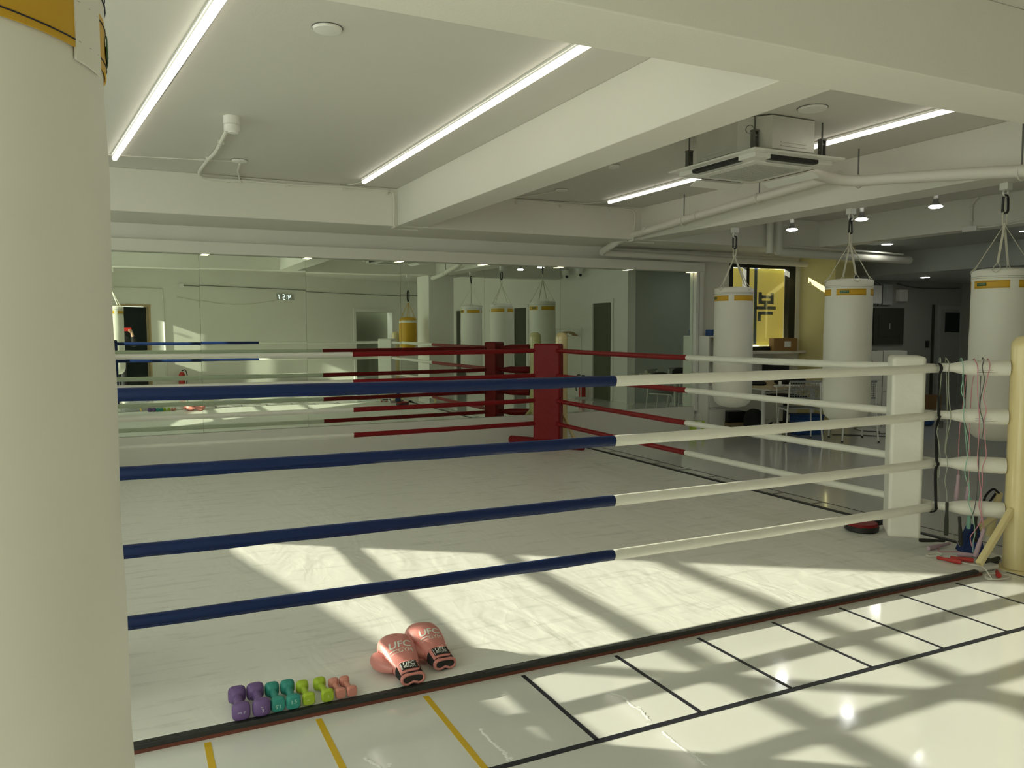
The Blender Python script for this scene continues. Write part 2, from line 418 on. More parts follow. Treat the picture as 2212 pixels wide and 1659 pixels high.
# right wall (outside the frame, seen in the mirrors) and the partition behind it
mb = MB(); OPR = [(-3.8, -2.9), (.3, 1.1), (4.15, 4.95)]; ys = YBR - .3
for y0, y1 in OPR:
    mb.box(XR, XR + .2, ys, y0, 0, ZC); mb.box(XR, XR + .2, y0, y1, 2.05, ZC); ys = y1
mb.box(XR, XR + .2, ys, 5.50, 0, ZC); mb.box(XR + .2, 15.2, 5.35, 5.50, 0, ZC, 1)
struct(mb.build('wall_right', [M['wall'], M['wall_grey']], smooth=0))
for y0, y1 in OPR:
    ndoor += 1; mb = MB()
    for y in (y0, y1): mb.box(XR - .02, XR + .194, y - .04, y + .04, 0, 2.06)
    mb.box(XR - .023, XR + .197, y0 - .043, y1 + .043, 2.05, 2.13)
    d = struct(mb.build('door_%d' % ndoor, M['white_plastic'], smooth=0))
    mb = MB(); mb.box(XR + .012, XR + .05, y0 + .04, y1 - .04, 0, 2.05); mb.build('door_leaf_or_shade', M['olive_dark' if y0 > 3 else 'dark_panel'], d, smooth=0)
# office end: far dark walls and lower ceilings
mb = MB(); mb.box(9.75, 15.2, 10.45, 10.6, 0, ZC); mb.box(15.0, 15.2, 5.35, 10.6, 0, ZC); struct(mb.build('wall_office', M['wall_dark'], smooth=0))
mb = MB(); mb.box(9.70, 10.1, 8.80, 9.60, 0, ZC); mb.box(9.95, 10.1, 9.60, 10.45, 0, ZC); struct(mb.build('wall_yellow_glow', M['wall_yellow_glow'], smooth=0))
mb = MB(); mb.box(9.35, 11.4, 5.5, 10.45, 2.76, 2.90); struct(mb.build('ceiling_office', M['wall_grey'], smooth=0))
mb = MB(); mb.box(11.4, 15.0, 5.5, 10.45, 2.40, 2.90); struct(mb.build('ceiling_corridor', [M['wall_grey']], smooth=0))
# beams
def beam(n, x0, x1, y0, y1, z0, z1, mt='ceil', bev=.006):
    mb = MB(); mb.box(x0, x1, y0, y1, z0, z1); return struct(mb.build('trim_%d' % n, M[mt], smooth=0, bevel=bev))
beam(1, 2.745, 3.075, 2.845, 8.57, ZB, ZC)                  # beam towards the mirrors
beam(2, -1.6, XR, 2.50, 2.845, ZB, ZC)                     # beam across, over the camera side of the ring
beam(3, -3.1, 9.74, 8.57, 9.50, ZB - .005, ZC)              # beam above the mirrors
beam(4, 5.985, 6.345, 2.845, 8.57, ZB + .005, ZC)           # beam carrying the bags
beam(5, XR, XR + .25, 5.50, 9.5, 2.69, ZC)                  # beam at the office edge
beam(6, -3.0, 7.70, 9.38, 9.50, 2.348, 2.478)               # soffit over the mirrors
mb = MB(); mb.box(5.83, 6.40, 2.10, 2.838, 0, ZB - .002); struct(mb.build('wall_column', M['wall'], smooth=0, bevel=.008))
mb = MB(); mb.box(7.565, 7.615, 9.41, 9.50, .30, 2.348); mb.box(7.63, 7.69, 9.40, 9.50, 0, 2.348); struct(mb.build('trim_7', M['white_plastic'], smooth=0))
mb = MB(); mb.box(7.70, 9.70, 9.485, 9.50, 0, .07); struct(mb.build('baseboard_far', M['white_plastic'], smooth=0))

# banner window in the far wall
mb = MB(); y0, y1 = 9.50, 9.60
mb.box(8.25, 8.33, y0, y1, 1.17, 2.55); mb.box(9.47, 9.60, y0, y1, 1.17, 2.55); mb.box(8.33, 9.47, y0, y1, 1.17, 1.235); mb.box(8.33, 9.47, y0, y1, 2.45, 2.55); mb.box(8.60, 8.66, y0 + .01, y1, 1.235, 2.45)
w = struct(mb.build('window_5', M['black'], smooth=0)); w['label'] = 'black framed window with the yellow banner behind it'
mb = MB(); mb.box(8.33, 8.60, 9.55, 9.556, 1.235, 2.45); mb.box(8.66, 9.47, 9.55, 9.556, 1.235, 2.45); mb.build('pane', M['glass'], w, smooth=0)
mb = MB(); mb.box(8.15, 9.69, 9.33, 9.50, 1.125, 1.165); mb.build('sill', M['white_plastic'], w, smooth=0, bevel=.004)
# banner outside the window
bz0, bz1 = 1.252, 2.462
nx, nz = 24, 18; vs = []; fs = []
for j in range(nz + 1):
    for i in range(nx + 1):
        x = 8.42 + 1.50 * i / nx; z = bz0 + (bz1 - bz0) * j / nz
        vs.append((x, 9.80 + .012 * sin(5 * x + 7 * z) + .008 * sin(11 * x - 5 * z), z))
for j in range(nz):
    for i in range(nx): a = j * (nx + 1) + i; fs.append((a, a + 1, a + nx + 2, a + nx + 1))
mb = MB(); mb.add(vs, fs)
ban = tag(mb.build('banner', M['banner'], origin=(8.8, 9.8, bz0), smooth=80), 'yellow cloth banner with grey lettering hanging outside the black window', 'banner')
md = ban.modifiers.new('Solid', 'SOLIDIFY'); md.thickness = .002
mb = MB(); k = 1.11 / 163.5                                 # lettering seen from behind, strokes on the cloth
def stroke(x0, x1, z0, z1): mb.box(x0, x1, 9.765, 9.772, z0, z1)
def gx(px): return 8.33 + (px - 8) * .00155 - .06 + .33
GX = lambda u: 8.994 + (u - 450) * .001284
GZ = lambda v: 2.475 - (v - 180) * .00097
for u0, u1, v0, v1 in ((527, 578, 575, 765), (722, 770, 580, 765), (578, 722, 625, 675), (578, 722, 715, 765), (618, 668, 765, 806), (477, 808, 806, 858), (518, 764, 892, 943), (518, 566, 943, 1048), (452, 497, 175, 1430)):
    stroke(GX(u0), GX(u1), GZ(v1), GZ(v0))
mb.build('lettering', M['banner_print'], ban, origin=(8.8, 9.8, bz0), smooth=0)

# ------------------------------------------------------------------ mirrors along the far wall
SEAM = [-1.60, -.42, .753, 1.915, 3.068, 4.195, 5.317, 6.416, 7.56]
ML = ['beside the white hanging bag in front', 'showing the sunlit lettering on the wall behind', 'showing the wall clock', 'showing the dark doorway', 'showing the yellow bag and the column', 'showing the three white bags', 'beside the red corner post, showing the clothes rack', 'at the right end, showing only grey wall']
for i in range(8):
    mb = MB(); x0, x1 = SEAM[i] + .0012, SEAM[i + 1] - .0012; cx = (x0 + x1) / 2
    mb.box(x0 - cx, x1 - cx, -.006, 0, 0, 1.98)
    o = mb.build('mirror_panel', M['mirror'], smooth=0)
    o.location = (cx, 9.489, .365); o.rotation_euler = (rad([0, 0, .05, -.03, .03, -.02, .04, 0][i]), 0, rad([0, .02, -.05, .04, -.03, .03, -.02, .05][i]))
    tag(o, 'tall frameless mirror panel ' + (['at the far left, behind the hanging bag'] + ML)[i], 'mirror', 'mirror panels along the far wall')

# soffit downlights
for i in range(8):
    x = -.30 + 1.118 * i
    t = thing('downlight', (x, 9.43, 2.348), 'small square downlight under the soffit, ' + ['first from the left', 'second from the left', 'third from the left', 'fourth from the left', 'fifth from the left', 'fifth counting from the banner window', 'second from the right end', 'last before the white end trim'][i] if i != 4 else 'small square downlight under the soffit, above the yellow bag in the mirror', 'light', 'downlights above the mirrors')
    mb = MB(); mb.box(-.05, .05, -.035, .035, -.006, 0); mb.build('frame', M['white_plastic'], t, smooth=0)
    mb = MB(); mb.box(-.036, .036, -.026, .026, -.010, -.005); mb.build('diffuser', M['down_on'], t, smooth=0)
# ------------------------------------------------------------------ linear lights
def linear(p, q, label, joints):
    p = V((*p, 0)); q = V((*q, 0)); c = (p + q) / 2; d = q - p; Ln = d.length; ang = atan2(d.y, d.x)
    t = thing('linear_ceiling_light', (c.x, c.y, ZC), label, 'light', 'linear lights on the ceiling', ang)
    mb = MB(); mb.box(-Ln / 2, Ln / 2, -.030, .030, -.012, 0); mb.box(-Ln / 2, Ln / 2, -.018, .018, -.026, -.012); mb.build('housing', M['white_metal'], t, smooth=0)
    n = joints
    for i in range(n):
        a = -Ln / 2 + Ln * i / n; b = -Ln / 2 + Ln * (i + 1) / n
        mb = MB(); prof = [(-.020, -.022), (-.022, -.036), (-.014, -.050), (.014, -.050), (.022, -.036), (.020, -.022)]
        mb.prism(prof, lambda u, v, dd: (dd, u, v), a + .008, b - .008); mb.build('diffuser', M['led'], t, smooth=0)
    mb = MB(); mb.tube([(-Ln / 2, .036, -.004), (0, .045, -.004), (Ln / 2, .036, -.004)], .003, 6); mb.build('cable', M['dark_steel'], t)
linear((-.036, 7.985), (.56, 3.0), 'long lit ceiling light at the left, above the hanging bag', 4)
linear((2.258, 8.16), (2.262, 3.38), 'long lit ceiling light in the middle bay beside the beam', 4)
linear((5.262, 8.20), (5.185, 3.45), 'long lit ceiling light in the right bay, passing over the air conditioner', 4)

# ------------------------------------------------------------------ ceiling fittings
def disc(x, y, z, r, label, name='smoke_detector', cat='detector', h=.02):
    t = thing(name, (x, y, z), label, cat)
    mb = MB(); mb.lathe([(r, 0), (r, -.006), (r * .93, -h * .8), (r * .4, -h), (0, -h)], seg=28); mb.build('cover', M['white_plastic'], t)
    mb = MB(); mb.lathe([(r * 1.06, -.001), (r * 1.06, -.004), (0, -.004)], seg=28); mb.build('base', M['dark_steel'], t)
    mb = MB(); mb.lathe([(.004, -h), (.004, -h - .003), (0, -h - .003)], c=(r * .5, 0, .004), seg=8); mb.build('lamp', M['black'], t)
disc(.981, 4.191, ZC, .075, 'flat round detector plate on the ceiling between the two left lights')
disc(.987, 7.742, ZC, .07, 'flat round detector plate near the beam above the mirrors, left bay')
disc(4.405, 7.832, ZC, .07, 'flat round detector plate on the ceiling right of the big beam')
disc(4.203, 6.468, ZC, .055, 'small white domed sensor on the ceiling left of the air conditioner', 'ceiling_sensor', 'sensor', .035)
disc(4.385, 4.218, ZC, .10, 'flat round detector plate on the ceiling in front of the air conditioner')
# junction box with its conduit
t = thing('junction_box', (.744, 6.207, ZC), 'white round junction box on the ceiling with a conduit leaving it', 'junction box')
mb = MB(); mb.lathe([(.058, 0), (.058, -.055), (.05, -.058), (.056, -.062), (.056, -.10), (.045, -.11), (0, -.11)], seg=28); mb.build('housing', M['white_plastic'], t)
mb = MB(); mb.lathe([(.035, -.108), (.035, -.118), (0, -.118)], c=(.008, -.01, 0), seg=24); mb.build('lid', M['white_plastic'], t)
mb = MB(); mb.tube(smooth_path([(.738, 6.25, 2.975), (.742, 6.45, 3.02), (.752, 7.0, 3.04), (.748, 7.42, 3.04), (.722, 7.70, 3.04), (.70, 8.15, 3.04), (.70, 8.42, 3.035), (.76, 8.535, 3.015), (.95, 8.548, 3.01), (1.10, 8.548, 3.012)], 6), .016, 10)
for p in ((.752, 7.0, 3.045), (.722, 7.72, 3.045)): mb.box(p[0] - .025, p[0] + .025, p[1] - .01, p[1] + .01, p[2] - .02, ZC - .001)
o = tag(mb.build('conduit', M['conduit'], origin=(.8, 7.2, 3.04)), 'white conduit running from the junction box down to the beam above the mirrors', 'conduit')
# cables clipped along the beam over the mirrors
mb = MB(); mb.tube(smooth_path([(.95, 8.548, 3.02), (1.6, 8.55, 3.015), (2.0, 8.552, 3.03), (2.20, 8.552, 3.035), (2.45, 8.552, 3.03), (2.66, 8.552, 3.025), (2.70, 8.552, 2.98), (2.705, 8.555, 2.85), (2.70, 8.556, 2.67), (2.72, 8.556, 2.645), (2.74, 8.70, 2.643), (3.05, 8.75, 2.643)], 5), .011, 8)
mb.tube(smooth_path([(.98, 8.552, 3.045), (1.6, 8.555, 3.048), (2.1, 8.555, 3.047), (2.25, 8.36, 3.05), (2.258, 8.17, 3.05)], 5), .005, 6)
for x in (.98, 1.55, 2.15, 2.62): mb.box(x - .012, x + .012, 8.535, 8.57, 2.99, 3.02)
tag(mb.build('cable_run', M['conduit'], origin=(1.6, 8.55, 3.0)), 'thin cables clipped along the top of the beam in the left bay', 'cable')
mb = MB(); mb.tube(smooth_path([(3.75, 8.552, 3.03), (4.3, 8.553, 3.035), (5.0, 8.552, 3.03), (5.70, 8.552, 3.025), (5.86, 8.552, 3.0), (5.885, 8.552, 2.9), (5.86, 8.554, 2.72), (5.86, 8.556, 2.645), (5.9, 8.68, 2.64), (6.3, 8.72, 2.64)], 5), .012, 8)
mb.tube(smooth_path([(3.8, 8.55, 3.048), (4.15, 8.50, 3.05), (4.40, 7.88, 3.045)], 6), .006, 6)
mb.tube(smooth_path([(3.8, 8.556, 3.05), (4.6, 8.556, 3.047), (5.15, 8.5, 3.05), (5.26, 8.22, 3.05)], 6), .005, 6)
for x in (4.2, 4.8, 5.5): mb.box(x - .012, x + .012, 8.535, 8.57, 2.99, 3.03)
tag(mb.build('cable_run', M['conduit'], origin=(4.8, 8.55, 3.0)), 'thin cables clipped along the top of the beam in the right bay', 'cable')
mb = MB(); mb.tube([(-1.5, 8.05, 3.055), (0, 7.97, 3.055), (.55, 7.88, 3.055), (.97, 7.76, 3.048)], .005, 6); mb.tube([(.995, 7.80, 3.035), (1.03, 8.2, 3.045), (1.08, 8.53, 3.045), (1.085, 8.553, 3.02)], .009, 8)
tag(mb.build('cable', M['conduit'], origin=(.2, 8.55, 3.05)), 'thin cable along the ceiling edge ending at the detector in the left bay', 'cable')

# ------------------------------------------------------------------ cassette air conditioner
AX, AY = 4.44, 4.857
t = thing('air_conditioner', (AX, AY, 2.7265), 'white and steel cassette air conditioner hanging below the ceiling', 'air conditioner'); t.scale = (.955, 1.075, 1)
h = .385; ch = .17
octa = [(-h + ch, -h), (h - ch, -h), (h, -h + ch), (h, h - ch), (h - ch, h), (-h + ch, h), (-h, h - ch), (-h, -h + ch)]
mb = MB(); mb.prism(octa, lambda u, v, d: (u, v, d), .085, .325); mb.build('body', M['steel'], t, smooth=0, bevel=.006)
for sx, sy in ((-1, 0), (0, -1)):
    for z in (.115, .14):
        mb = MB(); p = V((sx * (h + .002), sy * (h + .002), z)); d = V((-sy, sx, 0)) * .13
        mb.bar(p - d, p + d, .006, .006); mb.build('rib', M['steel'], t)
mb = MB(); c0 = V((-h + ch / 2, -h + ch / 2, .235)); nn = V((-1, -1, 0)).normalized(); uu = V((1, -1, 0)).normalized()
mb.tube([c0 + nn * .002 - uu * .035 + uu * .028 * cos(a) + V((0, 0, .028 * sin(a))) for a in [2 * pi * k / 24 for k in range(24)]], .0025, 6, closed=True)
mb.build('knockout', M['dark_steel'], t)
p = .462
panel = [(-p, -p), (p, -p), (p, p), (-p, p)]
mb = MB(); mb.prism(panel, lambda u, v, d: (u, v, d), .045, .06); mb.build('panel', M['white_plastic'], t, smooth=0, bevel=.006)
q_ = .40; mb = MB(); mb.prism([(-q_, -q_), (q_, -q_), (q_, q_), (-q_, q_)], lambda u, v, d: (u * (1 - .0), v, d), .010, .046); mb.prism([(-.31, -.31), (.31, -.31), (.31, .31), (-.31, .31)], lambda u, v, d: (u, v, d), .0, .012)
mb.build('fascia', M['white_plastic'], t, smooth=0, bevel=.012)
mb = MB()
for i in range(17): mb.box(-.235, .235, -.24 + i * .03 - .005, -.24 + i * .03 + .005, -.008, .001)
for i in range(9): mb.box(-.24 + i * .06 - .003, -.24 + i * .06 + .003, -.235, .235, -.006, .001)
mb.build('grille', M['grille_grey'], t, smooth=0)
for k, (sx, sy) in enumerate(((-1, 0), (0, -1), (1, 0), (0, 1))):
    d = V((-sy, sx, 0)); n = V((sx, sy, 0))
    c = n * .375 + V((0, 0, .0262))
    mb = MB(); mb.bar(c - d * .25, c + d * .25, .055 if k < 2 else .030, .035); mb.build('air_slot', M['black'], t, smooth=0, bevel=.01)
    if k < 2: c2 = n * .345 + V((0, 0, -.004)); mb = MB(); mb.bar(c2 - d * .245, c2 + d * .245, .030, .006, up=n * .5 + V((0, 0, 1)))
    else: c2 = n * .40 + V((0, 0, -.028)); mb = MB(); mb.bar(c2 - d * .25, c2 + d * .25, .085, .010, up=n * .45 + V((0, 0, 1)))
    mb.build('louver', M['white_plastic'], t, smooth=0, bevel=.003)
for sx, sy in ((-1, -1), (1, -1), (1, 1), (-1, 1)):
    mb = MB(); x, y = sx * .345, sy * .345
    mb.tube([(x, y, .065), (x, y, .333)], .0065, 8); mb.box(x - .012, x + .012, y - .012, y + .012, .165, .178)
    for e in (-.020, .020): mb.box(x + e - .004, x + e + .004, y - .018, y + .018, .07, .205)
    mb.box(x - .026, x + .026, y - .02, y + .02, .200, .212)
    mb.build('hanger_rod', M['dark_steel'], t)
mb = MB(); mb.lathe([(.045, 0), (.045, .07), (.035, .075), (0, .075)], c=(h, .15, .25), axis='X', seg=20); mb.build('pipe_stub', M['pipe'], t)
# insulated pipes
def pipe(name, pts, r, label, mt='pipe', n=5, seg=14, cat='pipe', extra=None):
    mb = MB(); mb.tube(smooth_path(pts, n), r, seg)
    if extra: extra(mb)
    return tag(mb.build(name, M[mt], origin=pts[0]), label, cat)
pipe('insulated_pipe', [(4.74, 5.00, 2.86), (5.0, 5.05, 2.845), (5.40, 5.08, 2.815), (5.60, 5.04, 2.79), (5.72, 4.92, 2.775), (5.80, 4.70, 2.765), (5.85, 4.4, 2.735), (5.88, 3.9, 2.68), (5.90, 3.4, 2.62), (5.90, 2.9, 2.585)], .046, 'fat white wrapped pipe bending from the air conditioner along the bag beam')
def joints(mb):
    for y in (8.3, 7.3, 6.35): mb.tube([(5.865, y - .012, 2.735 + (8.3 - y) * .058), (5.865, y + .012, 2.735 + (8.3 - y) * .058)], .05, 14)
pipe('drain_pipe', [(5.865, 5.30, 2.90), (5.865, 6.35, 2.845), (5.865, 7.5, 2.775), (5.865, 8.5, 2.712), (5.86, 8.80, 2.675), (5.80, 9.0, 2.60), (5.82, 9.22, 2.545), (6.0, 9.26, 2.54), (7.0, 9.27, 2.53), (8.2, 9.28, 2.52), (9.6, 9.28, 2.51)], .043, 'white drain pipe sloping along the bag beam and turning along the far wall', extra=joints)
for i, (x, y, zb, lab) in enumerate(((5.865, 8.68, 2.735, 'nearest the mirrors'), (5.865, 7.54, 2.81, 'second from the mirrors'), (5.865, 6.32, 2.885, 'below the air conditioner'), (5.74, 4.99, 2.83, 'above the pipe bend right of the air conditioner'), (5.895, 3.68, 2.69, 'nearest the right edge'))):
    t = thing('hanger_rod', (x, y, zb), 'thin threaded rod holding the pipe, ' + lab, 'hanger rod', 'pipe hanger rods')
    mb = MB(); mb.tube([(0, 0, 0), (0, 0, ZC - zb)], .0065, 8); mb.build('rod', M['dark_steel'], t)
    mb = MB(); mb.lathe([(.012, -.008), (.016, 0), (.012, .010), (0, .010)], seg=6); mb.build('nut', M['steel'], t)
    mb = MB(); mb.tube([(.052 * cos(a), 0, -.052 + .052 * sin(a)) for a in [2 * pi * k / 20 for k in range(20)]], .005, 6, closed=True); mb.build('clamp', M['conduit'], t)
# waste pipes by the banner window
pipe('waste_pipe', [(8.25, 8.50, 3.05), (8.25, 8.50, 2.90), (8.25, 8.50, 2.68), (8.27, 8.51, 2.615), (8.34, 8.52, 2.585), (9.0, 8.53, 2.580), (10.0, 8.54, 2.575), (11.0, 8.55, 2.57)], .062, 'fat white waste pipe coming down and turning right above the banner window', mt='conduit')
pipe('waste_pipe', [(8.06, 8.46, 3.05), (8.06, 8.46, 2.72), (8.06, 8.46, 2.55)], .05, 'vertical white waste pipe beside the bent one, above the banner window', mt='conduit')
pipe('cable_conduit', [(8.40, 8.42, 2.665), (8.55, 8.42, 2.66), (9.4, 8.44, 2.655), (10.2, 8.46, 2.65), (10.75, 8.47, 2.64)], .014, 'thin grey conduit lying along the top of the waste pipe', mt='conduit', cat='conduit')
pipe('wall_pipe', [(6.0, 9.34, 2.60), (7.2, 9.35, 2.59), (8.2, 9.36, 2.585), (9.5, 9.36, 2.58)], .03, 'slim white pipe running above the drain pipe on the far wall', mt='conduit')
# conduit with box on the office beam
mb = MB(); mb.tube(smooth_path([(9.06, 6.15, 3.05), (9.07, 6.22, 3.0), (9.08, 6.24, 2.92), (9.08, 6.24, 2.72)], 5), .013, 8); mb.tube(smooth_path([(9.07, 6.14, 2.70), (9.06, 5.95, 2.69), (9.05, 5.7, 2.72), (9.04, 5.4, 2.75), (9.05, 4.8, 2.76)], 5), .012, 8)
for z in (2.78, 2.95): mb.box(9.06, 9.10, 6.22, 6.26, z, z + .02)
tag(mb.build('cable_conduit', M['conduit'], origin=(9.06, 6.2, 2.7)), 'white conduit going down the office beam into a small box, right of the bulbs', 'conduit')
mb = MB(); mb.box(9.03, 9.10, 6.14, 6.32, 2.66, 2.72); tag(mb.build('outlet_box', M['white_plastic'], origin=(9.06, 6.2, 2.66), smooth=0, bevel=.004), 'small white cable box on the lower edge of the office beam', 'cable box')
# bulbs hanging in the right bay
for i, (y, z, lab) in enumerate(((6.90, 2.64, 'left of the three, beside the waste pipe'), (5.94, 2.64, 'middle of the three, beside the second bag'), (5.10, 2.655, 'right of the three, nearest the third bag'))):
    t = thing('hanging_bulb', (6.9, y, z), 'lit reflector bulb hanging below the ceiling, ' + lab, 'light', 'reflector bulbs by the bag beam')
    mb = MB(); mb.lathe([(0, -.012), (.045, -.010), (.062, 0), (.048, .012), (0, .012)], seg=24); mb.build('bulb', M['lamp_on'], t)
    mb = MB(); mb.lathe([(.05, .012), (.03, .035), (.024, .05), (.024, .075), (0, .075)], seg=20); mb.build('reflector', M['dark_steel'], t)
    mb = MB(); mb.lathe([(.02, .07), (.02, .12), (0, .12)], seg=16); mb.tube([(0, 0, .12), (0, 0, ZC - z)], .004, 6); mb.build('socket', M['white_plastic'], t)
for x, y, z, lab in ((10.15, 8.27, 2.755, 'under the middle ceiling behind the second bag'), (12.5, 9.40, 2.395, 'left of two on the dark corridor ceiling'), (12.85, 8.55, 2.395, 'right of two on the dark corridor ceiling, by the third bag'), (12.4, 7.2, 2.395, 'added on the corridor ceiling for fill, hidden by the third bag'), (10.4, 6.4, 2.755, 'added under the middle ceiling for fill, hidden by the third bag')):  # last two are unseen extra fixtures added to brighten the office end
    t = thing('recessed_light', (x, y, z), 'round recessed white light ' + lab, 'light', 'recessed lights at the office end')
    mb = MB(); mb.lathe([(.088, .004), (.088, -.004), (.075, -.006), (0, -.006)], seg=28); mb.build('ring', M['white_plastic'], t)
    mb = MB(); mb.lathe([(.076, -.005), (.07, -.009), (0, -.009)], seg=28); mb.build('diffuser', M['disc_on'], t)

# ------------------------------------------------------------------ boxing ring
CZ = .034
mb = MB(); x0, x1, y0, y1, k = -.86, 5.13, 3.099, 9.30, .22
mb.prism([(x0 + k + .1, y0), (x1 - k, y0), (x1 - k, y0 + .11), (x1, y0 + .11), (x1, y1 - k - .12), (x1 - k, y1 - k - .12), (x1 - k, y1), (x0 + k + .1, y1), (x0 + k + .1, y1 - k - .12), (x0, y1 - k - .12), (x0, y0 + .11), (x0 + k + .1, y0 + .11)], lambda u, v, d: (u, v, d), .004, CZ); tag(mb.build('ring_canvas', M['canvas'], origin=(2.2, 6.2, .004), smooth=0, bevel=.012), 'white scuffed canvas mat of the boxing ring', 'ring mat')
t = thing('ring_curb', (2.0, 3.07, 0), 'black rubber curb over red brown wood along the front of the ring', 'curb')
mb = MB(); mb.box(-.86 - 2, 4.66 - 2, -.003, .029, .015, .037); mb.build('rubber_cap', M['black_rubber'], t, smooth=0, bevel=.004)
mb = MB(); mb.box(-.86 - 2, 4.70 - 2, .001, .029, 0, .0155); mb.build('wood_strip', M['red_wood'], t, smooth=0)
mb = MB(); mb.box(5.135, 5.175, 3.55, 8.75, 0, .040); tag(mb.build('ring_curb', M['black_rubber'], origin=(5.15, 6, 0), smooth=0, bevel=.004), 'black rubber curb along the right side of the ring', 'curb')
# floor tapes
def tape(segs, name, mt, label, cat='tape'):
    mb = MB()
    for (x0, y0), (x1, y1), w in segs: mb.bar((x0, y0, .0008), (x1, y1, .0008), w, .0012)
    return tag(mb.build(name, M[mt], origin=(segs[0][0][0], segs[0][0][1], 0), smooth=0), label, cat)
tape([((1.05, 2.422), (6.0, 2.422), .028)] + [((1.524 + .4816 * i, 3.045), (1.524 + .4816 * i, 2.43), .019) for i in range(9)], 'tape_ladder', 'tape_black', 'black tape ladder on the floor in front of the ring')
tape([((5.45, 3.2), (5.45, 9.2), .016)] + [((5.18, 8.25 - .4625 * i), (5.445, 8.25 - .4625 * i), .016) for i in range(11)], 'tape_ladder', 'tape_black', 'black tape ladder on the floor along the right side of the ring')
for x, lab in ((.224, 'nearest the hanging bag'), (.631, 'middle of the three'), (1.073, 'below the boxing gloves, nearest the black ladder')):
    tape([((x, 3.045), (x, 1.9), .024)], 'tape_line', 'tape_yellow', 'yellow tape line on the floor, ' + lab)['group'] = 'yellow floor tapes'
# white paint drips on the floor
def drip(pts, label):
    mb = MB(); rnd = random.Random(len(pts) * 7 + int(pts[0][0] * 100)); P = smooth_path([(x + rnd.uniform(-.008, .008), y, 0) for x, y in pts], 9); n = len(P)
    P = [p + V((rnd.uniform(-.005, .005), 0, 0)) for p in P]
    mb.tube(P, [.0015 if i in (0, n - 1) else .004 + .007 * abs(sin(i * 1.7)) * rnd.random() for i in range(n)], 8)
    for k in range(3): q = P[rnd.randrange(n)]; mb.lathe([(0, -.004), (.005 + .002 * k, 0), (0, .005)], c=(q.x + rnd.uniform(-.05, .05), q.y + rnd.uniform(-.03, .03), 0), seg=10)
    mb.v = [(x, y, max(z, 0) * .12 + .0003) for x, y, z in mb.v]
    tag(mb.build('paint_streak', M['scuff'], origin=(pts[0][0], pts[0][1], 0)), label, 'paint streak', 'white paint streaks on the floor')
drip([(1.163, 2.702), (1.162, 2.618), (1.167, 2.547), (1.174, 2.487), (1.170, 2.445)], 'white paint streak on the floor beside the yellow tape')
drip([(1.784, 2.74), (1.809, 2.678), (1.804, 2.607), (1.803, 2.545), (1.786, 2.462)], 'white paint streak on the floor inside the black ladder')
drip([(1.787, 2.378), (1.777, 2.311), (1.782, 2.239), (1.779, 2.174), (1.773, 2.113)], 'white paint streak on the floor in front of the black ladder')
drip([(.722, 2.694), (.729, 2.657), (.742, 2.617), (.738, 2.58)], 'short white paint streak on the floor between two yellow tapes')

# posts
RZ = [.36, .645, .955, 1.262]
POST = {'NR': (5.03, 3.07), 'FR': (5.13, 9.11), 'NL': (-.72, 3.07), 'FL': (-.72, 9.11)}
RC = {'NR': (4.72, 3.42), 'FR': (4.72, 8.74), 'NL': (-.38, 3.42), 'FL': (-.38, 8.74)}
PLAB = {'NR': 'cream steel ring post at the near right corner with jump ropes', 'FR': 'cream steel ring post behind the red corner pad', 'NL': 'cream steel ring post at the near left corner behind the hanging bag', 'FL': 'cream steel ring post at the far left corner by the mirrors'}
for k, (x, y) in POST.items():
    t = thing('ring_post', (x, y, 0), PLAB[k], 'ring post', 'ring posts')
    sx = -1 if 'R' in k else 1; sy = 1 if 'N' in k else -1
    mb = MB(); mb.lathe([(.078, .006), (.078, 1.40), (.074, 1.43), (.055, 1.458), (.025, 1.470), (0, 1.471)], seg=36); mb.build('tube', M['cream'], t)
    mb = MB(); mb.prism([(-.11, -.11), (.11, -.11), (.11, .11), (-.11, .11)], lambda u, v, d: (u, v, d), 0, .004); mb.build('base_plate', M['cream'], t, smooth=0)
    for ddx, ddy in ((sx, 0), (0, sy)):
        mb = MB(); mb.bar((ddx * .07, ddy * .07, .385), (ddx * .37, ddy * .37, .075), .035, .035, up=(ddy, ddx, .01)); mb.build('brace', M['cream'], t, smooth=0, bevel=.004)
